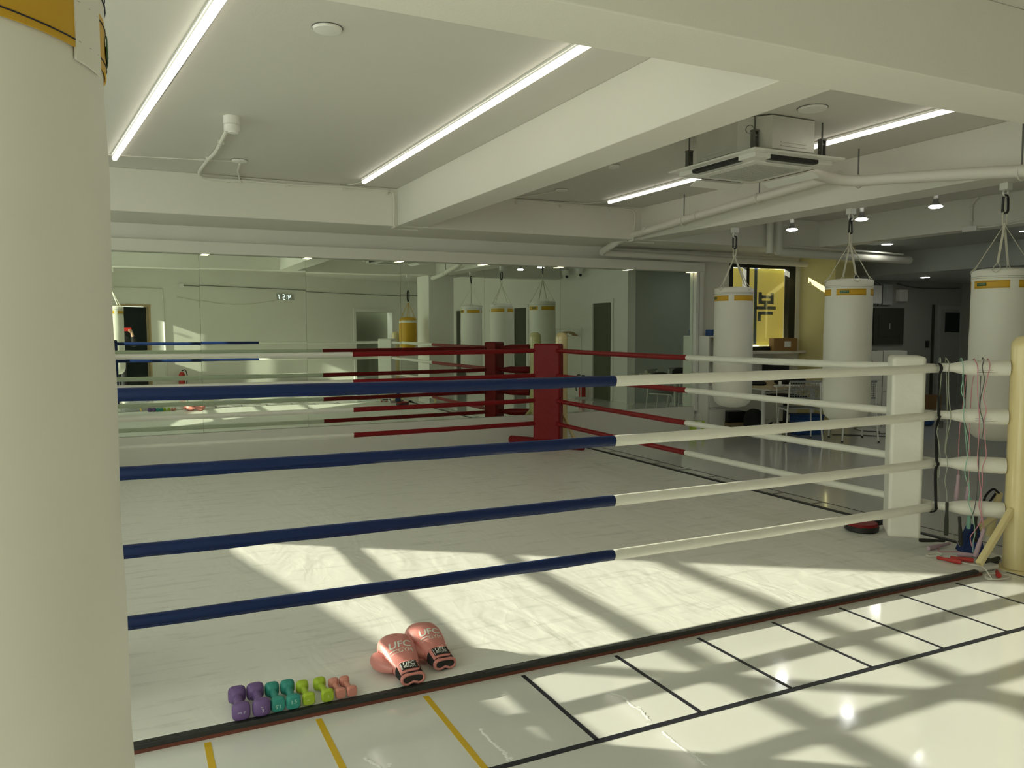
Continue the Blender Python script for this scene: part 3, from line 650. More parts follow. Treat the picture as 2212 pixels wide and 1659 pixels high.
# corner pads
PADM = {'NR': 'white_vinyl', 'FR': 'red_vinyl', 'NL': 'blue_vinyl', 'FL': 'white_vinyl'}
PADL = {'NR': 'white padded corner cushion with a black strap at the near right corner', 'FR': 'red padded corner cushion in front of the far post', 'NL': 'blue padded corner cushion at the near left corner, beside the bag in the mirror', 'FL': 'white padded corner cushion at the far left corner'}
for k in POST:
    sx = -1 if 'R' in k else 1; sy = 1 if 'N' in k else -1
    cx, cy = RC[k]; n = V((sx, sy, 0)).normalized(); ang = atan2(n.y, n.x) - pi / 2
    pos = {'NR': (4.672, 3.628), 'FR': (4.70, 8.68), 'NL': (-.30, 3.56), 'FL': (-.30, 8.62)}[k]
    W, T = (.30, .20) if k == 'NR' else (.34, .18)
    t = thing('corner_pad', (pos[0], pos[1], .14), PADL[k], 'corner pad', 'ring corner pads', ang)
    mb = MB(); mb.box(-W / 2, W / 2, -T / 2, T / 2, 0, 1.195); mb.build('cushion', M[PADM[k]], t, bevel=.022, bseg=4, smooth=60)
    if k in ('NR', 'FR'):
        mb = MB(); zs = [RZ[0] - .175, RZ[1] - .14, RZ[2] - .14, RZ[3] - .10]
        if k == 'NR': dv = V((4.668, 3.387, 0)) - V((pos[0], pos[1], 0))
        else: dv = V((4.79, 8.68, 0)) - V((pos[0], pos[1], 0))
        dv.rotate(Matrix.Rotation(-ang, 3, 'Z')); path = []
        sd = V((.72, -.69, 0)); 
        bx, by = dv.x, dv.y
        P = [(bx + .02, by + .02, RZ[3] - .14 + .034), (bx, by, RZ[3] - .14 + .03), (bx - .012, by - .012, RZ[3] - .14), (bx - .004, by - .004, RZ[3] - .2), (bx - .008, by - .006, RZ[2] - .12), (bx - .012, by - .012, RZ[2] - .14), (bx, by, RZ[2] - .19), (bx + .004, by, (RZ[1] + RZ[2]) / 2 - .14), (bx - .004, by - .004, RZ[1] - .11), (bx - .012, by - .012, RZ[1] - .14), (bx, by, RZ[1] - .19), (bx - .008, by - .008, RZ[0] - .12), (bx - .012, by - .012, RZ[0] - .14), (bx + .004, by + .004, RZ[0] - .14 - .03), (bx + .03, by + .02, RZ[0] - .14 - .032)]
        mb.ribbon(smooth_path(P, 4), sd, .028, .003)
        s_ = mb.build('strap', M['black_fabric'], t); s_['label'] = 'black webbing strap'
        mb = MB(); mb.box(bx - .026, bx + .012, by - .03, by - .008, RZ[2] - .14 - .075, RZ[2] - .14 - .028); mb.build('buckle', M['black'], s_, smooth=0, bevel=.003)
# red roll on the mat at the red corner
mb = MB(); a = V((4.44, 9.22, .0905)); b = V((4.99, 8.30, .0905)); mb.tube([a, L2(a, b, .02), L2(a, b, .5), L2(a, b, .98), b], [.050, .056, .056, .056, .050], 20)
tag(mb.build('foam_roll', M['red_vinyl'], origin=(4.72, 8.76, .05)), 'red padded roll lying on the mat below the red corner pad', 'foam roll')
# ropes
def rope(p, q, cols, label, split, group, fl):
    p = V(p); q = V(q); L_ = (q - p).length; d = (q - p).normalized(); side = V((0, 0, -1))
    t = thing('ring_rope', L2(p, q, .5) - V((0, 0, 0)), label, 'ring rope', group); o = t.location.copy()
    cuts = [0, split, 1]; rnd = random.Random(int(p.z * 1000) + int(p.x * 100) + int(q.y * 10))
    nrm = V((d.y, -d.x, 0)) * fl
    for i in range(2):
        mb = MB(); n = 26; pts = []; rs = []
        for k in range(n + 1):
            f = cuts[i] + (cuts[i + 1] - cuts[i]) * k / n; sag = -.012 * 4 * f * (1 - f)
            pts.append(L2(p, q, f) + V((0, 0, sag))); rs.append(.0255 + rnd.uniform(-.0008, .0008))
        P2 = []; R2 = []
        for k in range(n): 
            for s_ in range(3):
                f = s_ / 3; P2.append(L2(pts[k], pts[k + 1], f)); R2.append(rs[k] * (1 - f) + rs[k + 1] * f)
        P2.append(pts[-1]); R2.append(rs[-1]); R2[0] = .024; R2[-1] = .024
        mb.tube(P2, R2, 14)
        # overlapping seam flap below, slightly wavy
        F = [P2[k] + V((0, 0, -.0235)) + nrm * (.011 + .0015 * sin(k * .35 + p.z * 9) + rnd.uniform(-.0007, .0007)) + V((0, 0, -.005 - .0012 * sin(k * .4 + i))) for k in range(len(P2))]
        G = [P2[k] + nrm * .021 + V((0, 0, -.014)) for k in range(len(P2))]
        vs = []; 
        for a_, b_ in zip(G, F): vs += [a_, b_, b_ - nrm * .002, a_ - nrm * .002]
        fs = [(0, 1, 2, 3), tuple(range(len(vs) - 4, len(vs)))[::-1]]
        for k in range(len(P2) - 1):
            for e in range(4): fs.append((4 * k + e, 4 * k + (e + 1) % 4, 4 * k + 4 + (e + 1) % 4, 4 * k + 4 + e))
        mb.add(vs, fs)
        c = mb.build({'b': 'blue_sleeve', 'w': 'white_sleeve', 'r': 'red_sleeve'}[cols[i]], M[{'b': 'blue_vinyl', 'w': 'white_vinyl', 'r': 'red_vinyl'}[cols[i]]], t, origin=o, smooth=50)
LV = ['lowest', 'second from the floor', 'third from the floor', 'top']
for i, z in enumerate(RZ):
    rope((-.38, 3.42, z + .012), (4.70, 3.42, z), 'bw', LV[i] + ' rope on the near side, blue and white', .5148, 'ropes on the near side of the ring', 1)
    rope((-.38, 8.74, z - .008), (4.72, 8.74, z - .010), 'wr', LV[i] + ' rope on the far side by the mirrors, white and red', .5177, 'ropes on the far side of the ring', 1)
    rope((4.745, 8.72, z - .010), (4.745, 3.46, z), 'rw', LV[i] + ' rope on the right side, red and white', .5125, 'ropes on the right side of the ring', -1)
    rope((-.38, 8.72, z - .008), (-.38, 3.44, z + .012), 'wb', LV[i] + ' rope on the left side, white and blue', .5, 'ropes on the left side of the ring', 1)
# sleeves between rope corners and posts
CM = {'NR': ('white', 'white_vinyl'), 'FR': ('red', 'red_vinyl')}
for k in ('NR', 'FR'):
    (cx, cy), (px, py) = RC[k], POST[k]
    for i, z in enumerate(RZ):
        z = z - (.01 if k == 'FR' else -.004); a = V((cx, cy, z)); e = V((px, py, z)); d = (e - a).normalized(); b = e - d * .080; a = a - d * .02
        t = thing('turnbuckle_cover', L2(a, b, .5), LV[i] + ' ' + CM[k][0] + ' padded turnbuckle cover at the ' + ('near right post' if k == 'NR' else 'red corner post'), 'turnbuckle cover', 'turnbuckle covers at the ' + ('near right' if k == 'NR' else 'red') + ' corner'); o = t.location.copy()
        mb = MB(); n = [a + d * .005, a + d * .09, L2(a, b, .30), L2(a, b, .42), L2(a, b, .6), b - d * .02, b]
        mb.tube(n, [.027, .028, .036, .046, .050, .052, .049], 18); mb.build('sleeve', M[CM[k][1]], t, origin=o, smooth=60)
        if i >= 2:
            mb = MB(); s_ = V((-d.y, d.x, 0)) * (-1 if k == 'NR' else 1)
            s_ = V((d.y, -d.x, 0))
            for dz in (-.012, -.026): 
                h_ = sqrt(max(.0505 ** 2 - dz ** 2, 0)); mb.tube([L2(a, b, f) + s_ * (h_ - .001 if f > .5 else .044) + V((0, 0, dz)) for f in (.55, .7, .85, .96)], .0012, 6)
            mb.build('seam', M['thread'], t, origin=o)

# ------------------------------------------------------------------ heavy bags
def arc(mb, r, z0, z1, a0, a1, th=.002, n=20):
    vs = []
    for k in range(n + 1):
        a = a0 + (a1 - a0) * k / n
        for rr, z in ((r, z0), (r + th, z0), (r + th, z1), (r, z1)): vs.append((rr * cos(a), rr * sin(a), z))
    fs = [(0, 1, 2, 3), tuple(range(4 * n, 4 * n + 4))[::-1]]
    for k in range(n):
        for e in range(4): fs.append((4 * k + e, 4 * k + (e + 1) % 4, 4 * k + 4 + (e + 1) % 4, 4 * k + 4 + e))
    mb.add(vs, fs)
def heavy_bag(x, y, ang, label, detail=False, zb=.61, R=.222):
    t = thing('heavy_bag', (x, y, zb), label, 'punching bag', 'white heavy bags', ang); Z = -zb
    mb = MB(); prof = [(0, .0), (R * .35, .004), (R * .68, .022), (R * .88, .062), (R * .975, .125), (R * .995, .22)]
    for k in range(1, 12): f = k / 11; prof.append((R * (.995 - .025 * f + .006 * sin(k * 2.1)), .22 + (1.80 - zb - .22) * f))
    prof += [(R * .965, 1.90 + Z), (R * .955, 1.93 + Z)]
    mb.lathe(prof, seg=56)
    vs = []
    for vx, vy, vz in mb.v:
        a = atan2(vy, vx); r = hypot(vx, vy); e = 1 + (.006 * sin(3 * a + vz * 4) + .004 * sin(7 * a - vz * 6)) * min(1, max(0, (1.78 - zb - vz) / .3))
        if vz < .16 and r > R * .2: e += .014 * sin(a * 17) * (1 - vz / .16)
        vs.append((vx * e, vy * e, vz))
    mb.v = vs
    b = mb.build('body', M['bag_white'], t, smooth=70)
    mb = MB(); r = R * .967
    mb.lathe([(r, 1.885 + Z), (r + .003, 1.90 + Z), (r + .002, 1.965 + Z), (r - .004, 1.972 + Z), (r - .05, 1.985 + Z), (0, 1.993 + Z)], seg=56); mb.build('collar', M['bag_white'], t, smooth=60)
    mb = MB(); g = rad(7.5)
    for k in range(4):
        mb = MB(); arc(mb, r + .001, 1.828 + Z, 1.889 + Z, k * pi / 2 + g, (k + 1) * pi / 2 - g, .0016); s_ = mb.build('stripe', M['bag_yellow'], t, smooth=60); s_['label'] = 'yellow band'
    for k in range(4): mb = MB(); arc(mb, r + .001, 1.815 + Z, 1.90 + Z, k * pi / 2 - g - .01, k * pi / 2 + g + .01, .0026, 8); mb.build('tab', M['bag_white'], t, smooth=60)
    mb = MB()
    for z, rr in ((1.837, .0029), (1.880, .0029), (1.908, .0036), (1.922, .0034)): mb.tube([((r + rr) * cos(a), (r + rr) * sin(a), z + Z + .0012 * sin(a * 5)) for a in [2 * pi * k / 60 for k in range(60)]], .0009, 5, closed=True)
    mb.build('stitching', M['thread'], t)
    mb = MB(); a0 = rad(28); arc(mb, r + .004, 1.8475 + Z, 1.8735 + Z, a0 - .19, a0 + .19, .0012, 8); lab = mb.build('label_patch', M['green_label'], t, smooth=60)
    mb = MB(); rr = r + .0056
    mb.text('GS SPORTS', .0155, lambda u, v, d: ((rr + d) * cos(a0 + u / rr), (rr + d) * sin(a0 + u / rr), 1.8605 + Z + v), .0004, font_w=.9); mb.build('lettering', M['green_text'], lab, smooth=0)
    top = V((0, 0, 2.335 + Z))
    for k in range(4):
        a = pi / 4 + k * pi / 2 + .2; e = V(((R - .012) * cos(a), (R - .012) * sin(a), 1.97 + Z)); d = e - top; m_ = top + d * .84; sd = V((-sin(a), cos(a), 0))
        mb = MB(); mb.ribbon([top + V((.006 * cos(a), .006 * sin(a), .012)), top + d * .05, m_], sd, .017, .004)
        mb.tube([m_, m_ + (e - m_) * .5 + sd * .02, e + sd * .028 + V((.014 * cos(a), .014 * sin(a), -.004)), e + sd * .0 + V((.016 * cos(a), .016 * sin(a), -.022)), e - sd * .028 + V((.014 * cos(a), .014 * sin(a), -.004)), m_ + (e - m_) * .5 - sd * .02, m_], .0035, 6)
        mb.build('hanging_strap', M['strap_white'], t, smooth=50)
    mb = MB(); mb.tube([(.014, 0, 2.335 + Z), (.016, 0, 2.43 + Z), (0, 0, 2.44 + Z), (-.016, 0, 2.43 + Z), (-.014, 0, 2.335 + Z)], .006, 8); mb.build('loop', M['strap_white'], t)
    mb = MB(); Pp = []
    for k in range(24):
        a = 2 * pi * k / 24; Pp.append((.019 * cos(a), .006 * sin(a * 2), 2.495 + Z + (.07 if sin(a) > 0 else -.07) * (abs(sin(a)) ** .35)))
    mb.tube(Pp, .010, 8, closed=True); mb.build('carabiner', M['black'], t)
    return t
def hook(x, y, label, zt=ZB + .005):
    t = thing('ceiling_hook', (x, y, zt), label, 'hook', 'hooks holding the bags')
    mb = MB(); mb.box(-.033, .033, -.033, .033, -.055, 0); mb.build('bracket', M['white_metal'], t, smooth=0, bevel=.003)
    mb = MB(); mb.tube([(.030 * cos(a), 0, -.080 + .030 * sin(a)) for a in [2 * pi * k / 24 for k in range(24)]], .007, 8, closed=True); mb.build('ring', M['steel'], t)
def toward(x, y, phi): return atan2(-y, -x) + rad(phi)
for x, y, ph, lab, hl in ((6.29, 7.157, -97, 'white hanging bag in front of the yellow banner window', 'steel hook under the beam above the bag by the banner window'), (6.29, 5.54, -38, 'white hanging bag in the middle of the row, left of the dark panel', 'steel hook under the beam above the middle bag'), (6.30, 4.05, -68, 'white hanging bag at the right edge, behind the near right ring post', 'steel hook under the beam above the bag at the right edge')):
    heavy_bag(x, y, toward(x, y, ph), lab); hook(x, y, hl)
heavy_bag(-.228, 1.12, toward(-.228, 1.12, 57), 'big white hanging bag in the left foreground, cut by the frame')
mb = MB(); 
hook(-.228, 1.12, 'steel hook on the ceiling above the foreground bag', ZC - .395)
mb = MB(); mb.box(-.06, .06, -.06, .06, 0, .395); o = tag(mb.build('hook_block', M['ceil'], smooth=0), 'white block on the ceiling carrying the foreground bag', 'block'); o.location = (-.228, 1.12, ZC - .395)
# yellow bag seen in the mirror
t = thing('heavy_bag', (5.43, 2.66, 1.09), 'short yellow hanging bag beside the white column, seen in the mirror', 'punching bag')
mb = MB(); mb.lathe([(0, 0), (.11, .01), (.165, .05), (.178, .12), (.182, .3), (.176, .5), (.17, .63), (.15, .66), (.05, .675), (0, .675)], seg=36); mb.build('body', M['bag_yellow'], t, smooth=60)
mb = MB(); arc(mb, .174, .555, .60, 0, 2 * pi - .01, .003, 36); mb.build('stripe', M['bag_white'], t, smooth=60)
mb = MB()
for k in range(4): a = k * pi / 2 + .5; mb.tube([(.15 * cos(a), .15 * sin(a), .65), (0, 0, .98)], .006, 6)
mb.build('hanging_strap', M['yellow_strap'], t)
mb = MB(); mb.tube([(.02 * cos(a), 0, 1.12 + .12 * sin(a)) for a in [2 * pi * k / 24 for k in range(24)]], .011, 8, closed=True); mb.build('carabiner', M['black'], t)
hook(5.43, 2.66, 'steel hook under the cross beam above the yellow bag', ZB); 
mb = MB(); mb.tube([(0, 0, 0), (0, 0, .27)], .006, 8); o = mb.build('chain', M['steel'], t); o.location = (0, 0, 1.23)

# ------------------------------------------------------------------ gloves
def gz(y, x, secs):
    for a, b in zip(secs, secs[1:]):
        if a[0] <= y <= b[0]:
            f = (y - a[0]) / (b[0] - a[0]); _, cx, cz, w, h, n = [a[i] + (b[i] - a[i]) * f for i in range(6)]
            k = min(abs((x - cx) / (w / 2)), .98); return cz + h / 2 * (1 - k ** n) ** (1 / n)
    return .05
GS = [(.055, 0, .036, .102, .062, 2.6), (.080, 0, .041, .110, .072, 2.5), (.115, .001, .049, .130, .090, 2.4), (.160, .002, .058, .150, .110, 2.4), (.210, .004, .066, .162, .128, 2.4), (.250, .004, .067, .160, .132, 2.4), (.285, .003, .063, .144, .118, 2.4), (.308, .002, .055, .112, .092, 2.3), (.318, .001, .050, .060, .052, 2.1)]
def glove(loc, rz, label, tilt=0):
    t = thing('boxing_glove', loc, label, 'boxing glove', 'pink boxing gloves', rz); t.rotation_euler = (0, rad(tilt), rz)
    mb = MB(); mb.loft(GS, 36); b = mb.build('body', M['pink'], t, smooth=60)
    mb = MB(); P = smooth_path([(-.050, .100, .040), (-.076, .135, .044), (-.090, .175, .046), (-.090, .215, .048), (-.076, .242, .050)], 5); n = len(P)
    mb.tube(P, [.012 + .021 * sin(pi * min(1, (k + 1.2) / n * .86)) for k in range(n)], 16); mb.build('thumb', M['pink'], t, smooth=70)
    mb = MB()
    for k in range(6): y = .165 + k * .013; x = -.079; mb.tube([(x + .004, y, .082), (x - .001, y + .003, .066), (x + .003, y + .006, .052)], .0026, 6)
    mb.build('crease', M['pink_cuff'], t)
    # cuff: black elastic, pink strap, rim with opening
    C1 = [(.004, 0, .029, .096, .046, 2.8), (.020, 0, .031, .098, .051, 2.8), (.055, 0, .036, .103, .063, 2.7), (.070, 0, .039, .107, .070, 2.6)]
    mb = MB(); mb.loft([(y, cx, cz, w + .004, h + .004, n) for y, cx, cz, w, h, n in C1], 32); mb.build('elastic_cuff', M['black_fabric'], t, smooth=60)
    mb = MB(); ring = []
    for k in range(36):
        a = 2 * pi * k / 36; ca, sa = cos(a), sin(a); n = 2.8
        ring.append((.048 * math.copysign(abs(ca) ** (2 / n), ca), .002, .029 + .021 * math.copysign(abs(sa) ** (2 / n), sa) + .010 * math.exp(-((a - 1.5 * pi) / .22) ** 2)))
    mb.tube(ring, .0062, 8, closed=True); mb.tube([(x, .010, z) for x, y, z in ring], .0058, 8, closed=True); mb.build('rim', M['pink_cuff'], t, smooth=70)
    mb = MB(); mb.loft([(-.001, 0, .030, .086, .033, 2.8), (.002, 0, .030, .086, .033, 2.8)], 28); mb.build('opening', M['black'], t)
    # strap over the back of the wrist, rounded end
    secs = [(.0, 0, .039, .099, .073, 2.8)] + C1; mb = MB(); vs = []; fs = []; K = 22; J = 8
    for j in range(J + 1):
        for k in range(K + 1):
            x = -.0505 + .092 * k / K; yy = .012 + .060 * j / J
            e = max(0, (k / K - .78) / .22); hw = .030 * sqrt(max(0, 1 - e * e)) if e else .030; yy = .042 + (yy - .042) * hw / .030
            z = gz(yy, x, [(0, 0, .030, .108, .050, 2.8), (.08, 0, .0425, .116, .080, 2.6)]); vs.append((x, yy, z + .002))
    for j in range(J):
        for k in range(K): a = j * (K + 1) + k; fs.append((a, a + 1, a + K + 2, a + K + 1))
    mb.add(vs, fs); s_ = mb.build('wrist_strap', M['pink_cuff'], t, smooth=60); md = s_.modifiers.new('Solid', 'SOLIDIFY'); md.thickness = .004
    CS = [(0, 0, .030, .108, .050, 2.8), (.08, 0, .0425, .116, .080, 2.6)]
    def cs(u, v, d): u *= 1.15; v *= 1.28; y = .042 + v; return (u - .004, y, gz(y, u - .004, CS) + .002 + d)
    mb = MB(); vs = []; fs = []
    for j in range(5):
        for k in range(15): vs.append(cs(-.032 + .064 * k / 14, -.0165 + .033 * j / 4, .0035))
    for j in range(4):
        for k in range(14): a = j * 15 + k; fs.append((a, a + 1, a + 16, a + 15))
    mb.add(vs, fs); lb = mb.build('label_patch', M['black'], s_, smooth=60); lb['label'] = 'black label with white lettering'; md = lb.modifiers.new('Solid', 'SOLIDIFY'); md.thickness = .001; md.offset = 1
    mb = MB(); mb.text('UFC', .021, lambda u, v, d: cs(u, v + .0055, .0052), 0, .18, bold=.0003, font_w=1.15); mb.text('GYM', .0125, lambda u, v, d: cs(u + .008, v - .0088, .0052), 0, .0, bold=.0, font_w=1.05)
    for v0 in (-.0045, -.009): mb.prism([(-.022, v0), (-.0085, v0), (-.0085, v0 + .0018), (-.022, v0 + .0018)], lambda u, v, d: cs(u, v, d), .0050, .0054)
    mb.prism([(-.0295, -.0145), (-.0282, -.0145), (-.0282, .0145), (-.0295, .0145)], lambda u, v, d: cs(u, v, d), .0050, .0054)
    mb.build('lettering', M['print_white'], lb, smooth=0)
    def top(u, v, d): y = .158 + v; return (u - .004, y, gz(y, u - .004, GS) + d)
    mb = MB(); mb.text('UFC', .050, lambda u, v, d: top(u, v + .012, .0009), 0, .2, bold=.0009, font_w=1.08); mb.text('GYM', .030, lambda u, v, d: top(u + .018, v - .022, .0009), 0, .0, bold=.0, font_w=1.05)
    mb.text('TAIWAN', .0085, lambda u, v, d: top(u - .033, v - .029, .0009), 0, 0, font_w=1.0)
    nb = 8
    for k in range(nb): u0 = -.050 + .034 * k / nb; u1 = u0 + .034 / nb; mb.prism([(u0, -.0165), (u1, -.0165), (u1, -.0125), (u0, -.0125)], lambda u, v, d: top(u, v, d), .0006, .0011)
    mb.build('lettering', M['print_white'], t, smooth=0)
    return t
glove((1.035, 3.088, CZ + .001), rad(1), 'pink boxing glove nearer the camera, resting at the black curb', 0)
glove((1.205, 3.165, CZ + .003), rad(6), 'pink boxing glove behind the other one, further onto the mat', 4)

# ------------------------------------------------------------------ dumbbells
def dumbbell(x, yf, hw, ln, mt, label, txt=None, pm=None, rz=0, trot=0, tsize=.02):
    t = thing('dumbbell', (x, yf + ln / 2, CZ + hw / 2 + .0035), label, 'dumbbell', 'coloured dumbbells in a row', rad(rz))
    hl = ln * .27; a = ln / 2
    for s in (-1, 1):
        mb = MB(); S = [(0, .80), (.005, .93), (.014, 1.0), (hl * .42, 1.0), (hl * .66, .92), (hl * .86, .74), (hl, .50)]
        secs = [(s * (a - d), 0, 0, hw * k, hw * k, 3.6 if d < hl * .6 else 2.8) for d, k in S]
        mb.loft(secs if s < 0 else secs[::-1], 28); hd = mb.build('head', M[mt], t, smooth=50)
        if s < 0 and txt:
            ct, st = cos(rad(trot)), sin(rad(trot)); mb = MB()
            for tx, dx, dv, sz in txt: mb.text(tx, sz, lambda u, v, d: ((u + dx) * ct - (v + dv) * st, -a - .0006, (u + dx) * st + (v + dv) * ct), 0, bold=sz * .01)
            mb.build('lettering', M[pm], hd, smooth=0)
    mb = MB(); n = 13; prof = [(hw * (.235 + (.035 if i % 3 == 1 else 0)), -a + hl * .9 + (ln - 1.8 * hl) * i / (n - 1)) for i in range(n)]
    mb.lathe(prof, axis='Y', seg=20); mb.build('grip', M[mt], t, smooth=80)
dumbbell(.352, 3.078, .068, .185, 'purple_nv', 'purple dumbbell at the left end of the row', [('3', 0, .006, .018), ('kg', 0, -.010, .009)], 'print_grey', -1, 90)
dumbbell(.424, 3.078, .068, .185, 'purple_nv', 'purple dumbbell second from the left, touching the teal ones', [('3', .002, -.009, .018), ('kg', 0, .006, .009)], 'print_grey', 1, 4)
dumbbell(.488, 3.088, .057, .175, 'teal_nv', 'teal dumbbell on the left of its pair, number upside down', [('1.5', 0, .004, .020)], 'print_teal', 0, 180)
dumbbell(.547, 3.083, .057, .175, 'teal_nv', 'teal dumbbell on the right of its pair, number upright', [('1.5', 0, .004, .020)], 'print_teal', -1, 3)
dumbbell(.605, 3.088, .051, .150, 'lime_nv', 'lime green dumbbell on the left of its pair, beside the teal one', [('2', 0, .004, .014)], 'print_lime', 1, 80)
dumbbell(.677, 3.086, .051, .150, 'lime_nv', 'lime green dumbbell on the right of its pair, in front of a pink one', [('2', 0, .000, .014)], 'print_lime', 3, 0)
dumbbell(.731, 3.092, .043, .130, 'pink_nv', 'small salmon pink dumbbell half hidden beside the lime one', None, None, 2)
dumbbell(.776, 3.090, .043, .130, 'pink_nv', 'small salmon pink dumbbell at the right end of the row', None, None, 3)

# ------------------------------------------------------------------ jump ropes at the near right post
CS0 = V((4.72, 3.42, 0)); CDir = V((.663, -.749, 0)); CN = V((-.749, -.663, 0))
def jp(s, z, off=.062): return CS0 + CDir * s + CN * off + V((0, 0, z))
def handle(mb, p, q, r, seg=12):
    p = V(p); q = V(q); mb.tube([p, L2(p, q, .06), L2(p, q, .3), L2(p, q, .55), L2(p, q, .9), q], [r * .7, r * .85, r * .75, r * 1.05, r * 1.15, r], seg)
def jump_rope(cord, cm, handles, hm, label, r=.0028, loc=None, hr=.012):
    o = V(cord[0]); t = thing('jump_rope', o, label, 'jump rope', 'jump ropes at the near right corner')
    mb = MB(); mb.tube(smooth_path(cord, 6), r, 7); mb.build('cord', M[cm], t, origin=o)
    for p, q in handles:
        mb = MB(); handle(mb, p, q, hr); mb.build('handle', M[hm], t, origin=o)
    return t
def hang(front, back, s):                                   # over the top sleeve: front strand, over, back strand
    return [jp(a, z) for a, z in front[::-1]] + [jp(s, 1.318, .03), jp(s, 1.324, 0), jp(s, 1.31, -.045)] + [jp(a, z, -.068) for a, z in back]
jump_rope(hang([(.003, 1.214), (-.002, 1.107), (-.009, 1.015), (.008, .946), (-.009, .864), (0, .80), (.013, .70), (.01, .56)], [(.005, 1.2), (.0, .9), (.02, .5), (.05, .32), (.09, .22), (.16, .09)], .0), 'cord_grey', [(jp(.01, .57), jp(.012, .44))][:0] + [((5.00, 3.54, .066), (4.86, 3.63, .066))], 'grip_black', 'grey cord jump rope hanging beside the black strap')
jump_rope(hang([(.046, 1.289), (.044, 1.214), (.051, 1.081), (.065, .948), (.051, .84), (.043, .732), (.057, .652), (.045, .545), (.056, .477), (.062, .399)], [(.05, 1.15), (.06, .9), (.05, .7)], .036), 'cord_grey', [(jp(.062, .405), jp(.063, .188))], 'grip_black', 'grey cord jump rope with one black handle hanging in front')
jump_rope(hang([(.125, 1.269), (.125, 1.189), (.118, 1.125), (.136, 1.057), (.137, .95), (.169, .792), (.167, .711), (.156, .598), (.184, .493), (.181, .417), (.208, .33), (.224, .215), (.216, .16), (.218, .09)], [(.14, 1.2), (.16, .9), (.19, .6), (.205, .42)], .12), 'cord_mint', [(jp(.205, .42, -.068), jp(.204, .214, -.068))], 'grip_mint', 'mint green jump rope hanging on the top sleeve')
jump_rope(hang([(.204, 1.27), (.209, 1.112), (.224, .953), (.224, .794), (.223, .687), (.236, .581), (.251, .463), (.257, .355), (.273, .243)], [(.16, 1.222), (.15, 1.057), (.135, .918), (.131, .715), (.136, .56)], .19), 'cord_pink', [(jp(.273, .25), jp(.230, .065)), (jp(.136, .565, -.068), jp(.128, .393, -.068))], 'lilac', 'pink jump rope with lilac handles, left of the pink pair', hr=.013)
jump_rope(hang([(.27, 1.281), (.257, 1.192), (.242, 1.086), (.259, 1.008), (.25, .928), (.262, .796), (.269, .716), (.251, .635), (.254, .531), (.241, .401), (.256, .314), (.229, .243), (.20, .19), (.21, .13)], [(.20, 1.2), (.19, .9), (.195, .6), (.191, .483)], .266), 'cord_pink', [(jp(.191, .49, -.068), jp(.188, .38, -.068))], 'lilac', 'pink jump rope hanging nearest the cream post', hr=.012)
jump_rope(hang([(.229, 1.27), (.243, 1.192), (.228, 1.086), (.226, 1.007), (.249, .901), (.231, .741), (.23, .634), (.23, .543), (.218, .386), (.20, .31)], [(.24, 1.1), (.245, .7), (.245, .30)], .241), 'cord_dark', [(jp(.245, .31, -.068), jp(.243, .13, -.068)), (jp(.145, .30, -.02), jp(.16, .11, -.02))], 'grip_black', 'dark grey jump rope crossing the pink cords')
def coil(cx, cy, z, rx, ry, n, a0=0, dz=.004, tw=.3):
    return [(cx + rx * (1 + .12 * sin(k * 1.7)) * cos(a0 + k * 2 * pi / 10), cy + ry * (1 + .1 * cos(k * 1.3)) * sin(a0 + k * 2 * pi / 10), z + dz * (k / 10)) for k in range(n)]
jump_rope(coil(4.70, 3.40, CZ + .006, .055, .035, 22) + [(4.68, 3.33, CZ + .012)], 'cord_white', [((4.64, 3.335, CZ + .016), (4.685, 3.20, CZ + .016)), ((4.72, 3.30, CZ + .016), (4.79, 3.19, CZ + .016))], 'red_plastic', 'red handled jump rope with white cord coiled on the mat corner', .003, hr=.013)
jump_rope([(4.66, 3.30, CZ + .008), (4.69, 3.22, CZ + .012), (4.68, 3.13, CZ + .02), (4.67, 3.05, .062), (4.65, 2.98, .008)] + coil(4.73, 3.00, .006, .085, .05, 16, 2.6) + [(4.78, 3.03, .012)], 'cord_white', [((4.80, 3.045, .018), (4.725, 2.985, .018))], 'red_plastic', 'red handled jump rope spilling over the curb onto the floor', .003, hr=.014)
jump_rope([(4.95, 3.36, CZ + .01), (4.86, 3.40, CZ + .01), (4.80, 3.44, CZ + .012), (4.90, 3.50, CZ + .02)], 'cord_pink', [((5.02, 3.52, CZ + .017), (4.78, 3.50, CZ + .017)), ((4.93, 3.22, CZ + .018), (4.83, 3.33, CZ + .018))], 'lilac', 'lilac jump rope lying on the mat under the white pad', .003, hr=.013)
jump_rope([(4.90, 3.20, CZ + .01), (4.88, 3.26, CZ + .012), (4.93, 3.30, CZ + .01), (4.96, 3.22, CZ + .01)], 'cord_dark', [((4.86, 3.215, CZ + .017), (4.90, 3.10, CZ + .017)), ((4.74, 3.085, .074), (4.90, 3.10, .074))], 'grip_black', 'black handled jump rope lying at the foot of the near right post', .003, hr=.012)
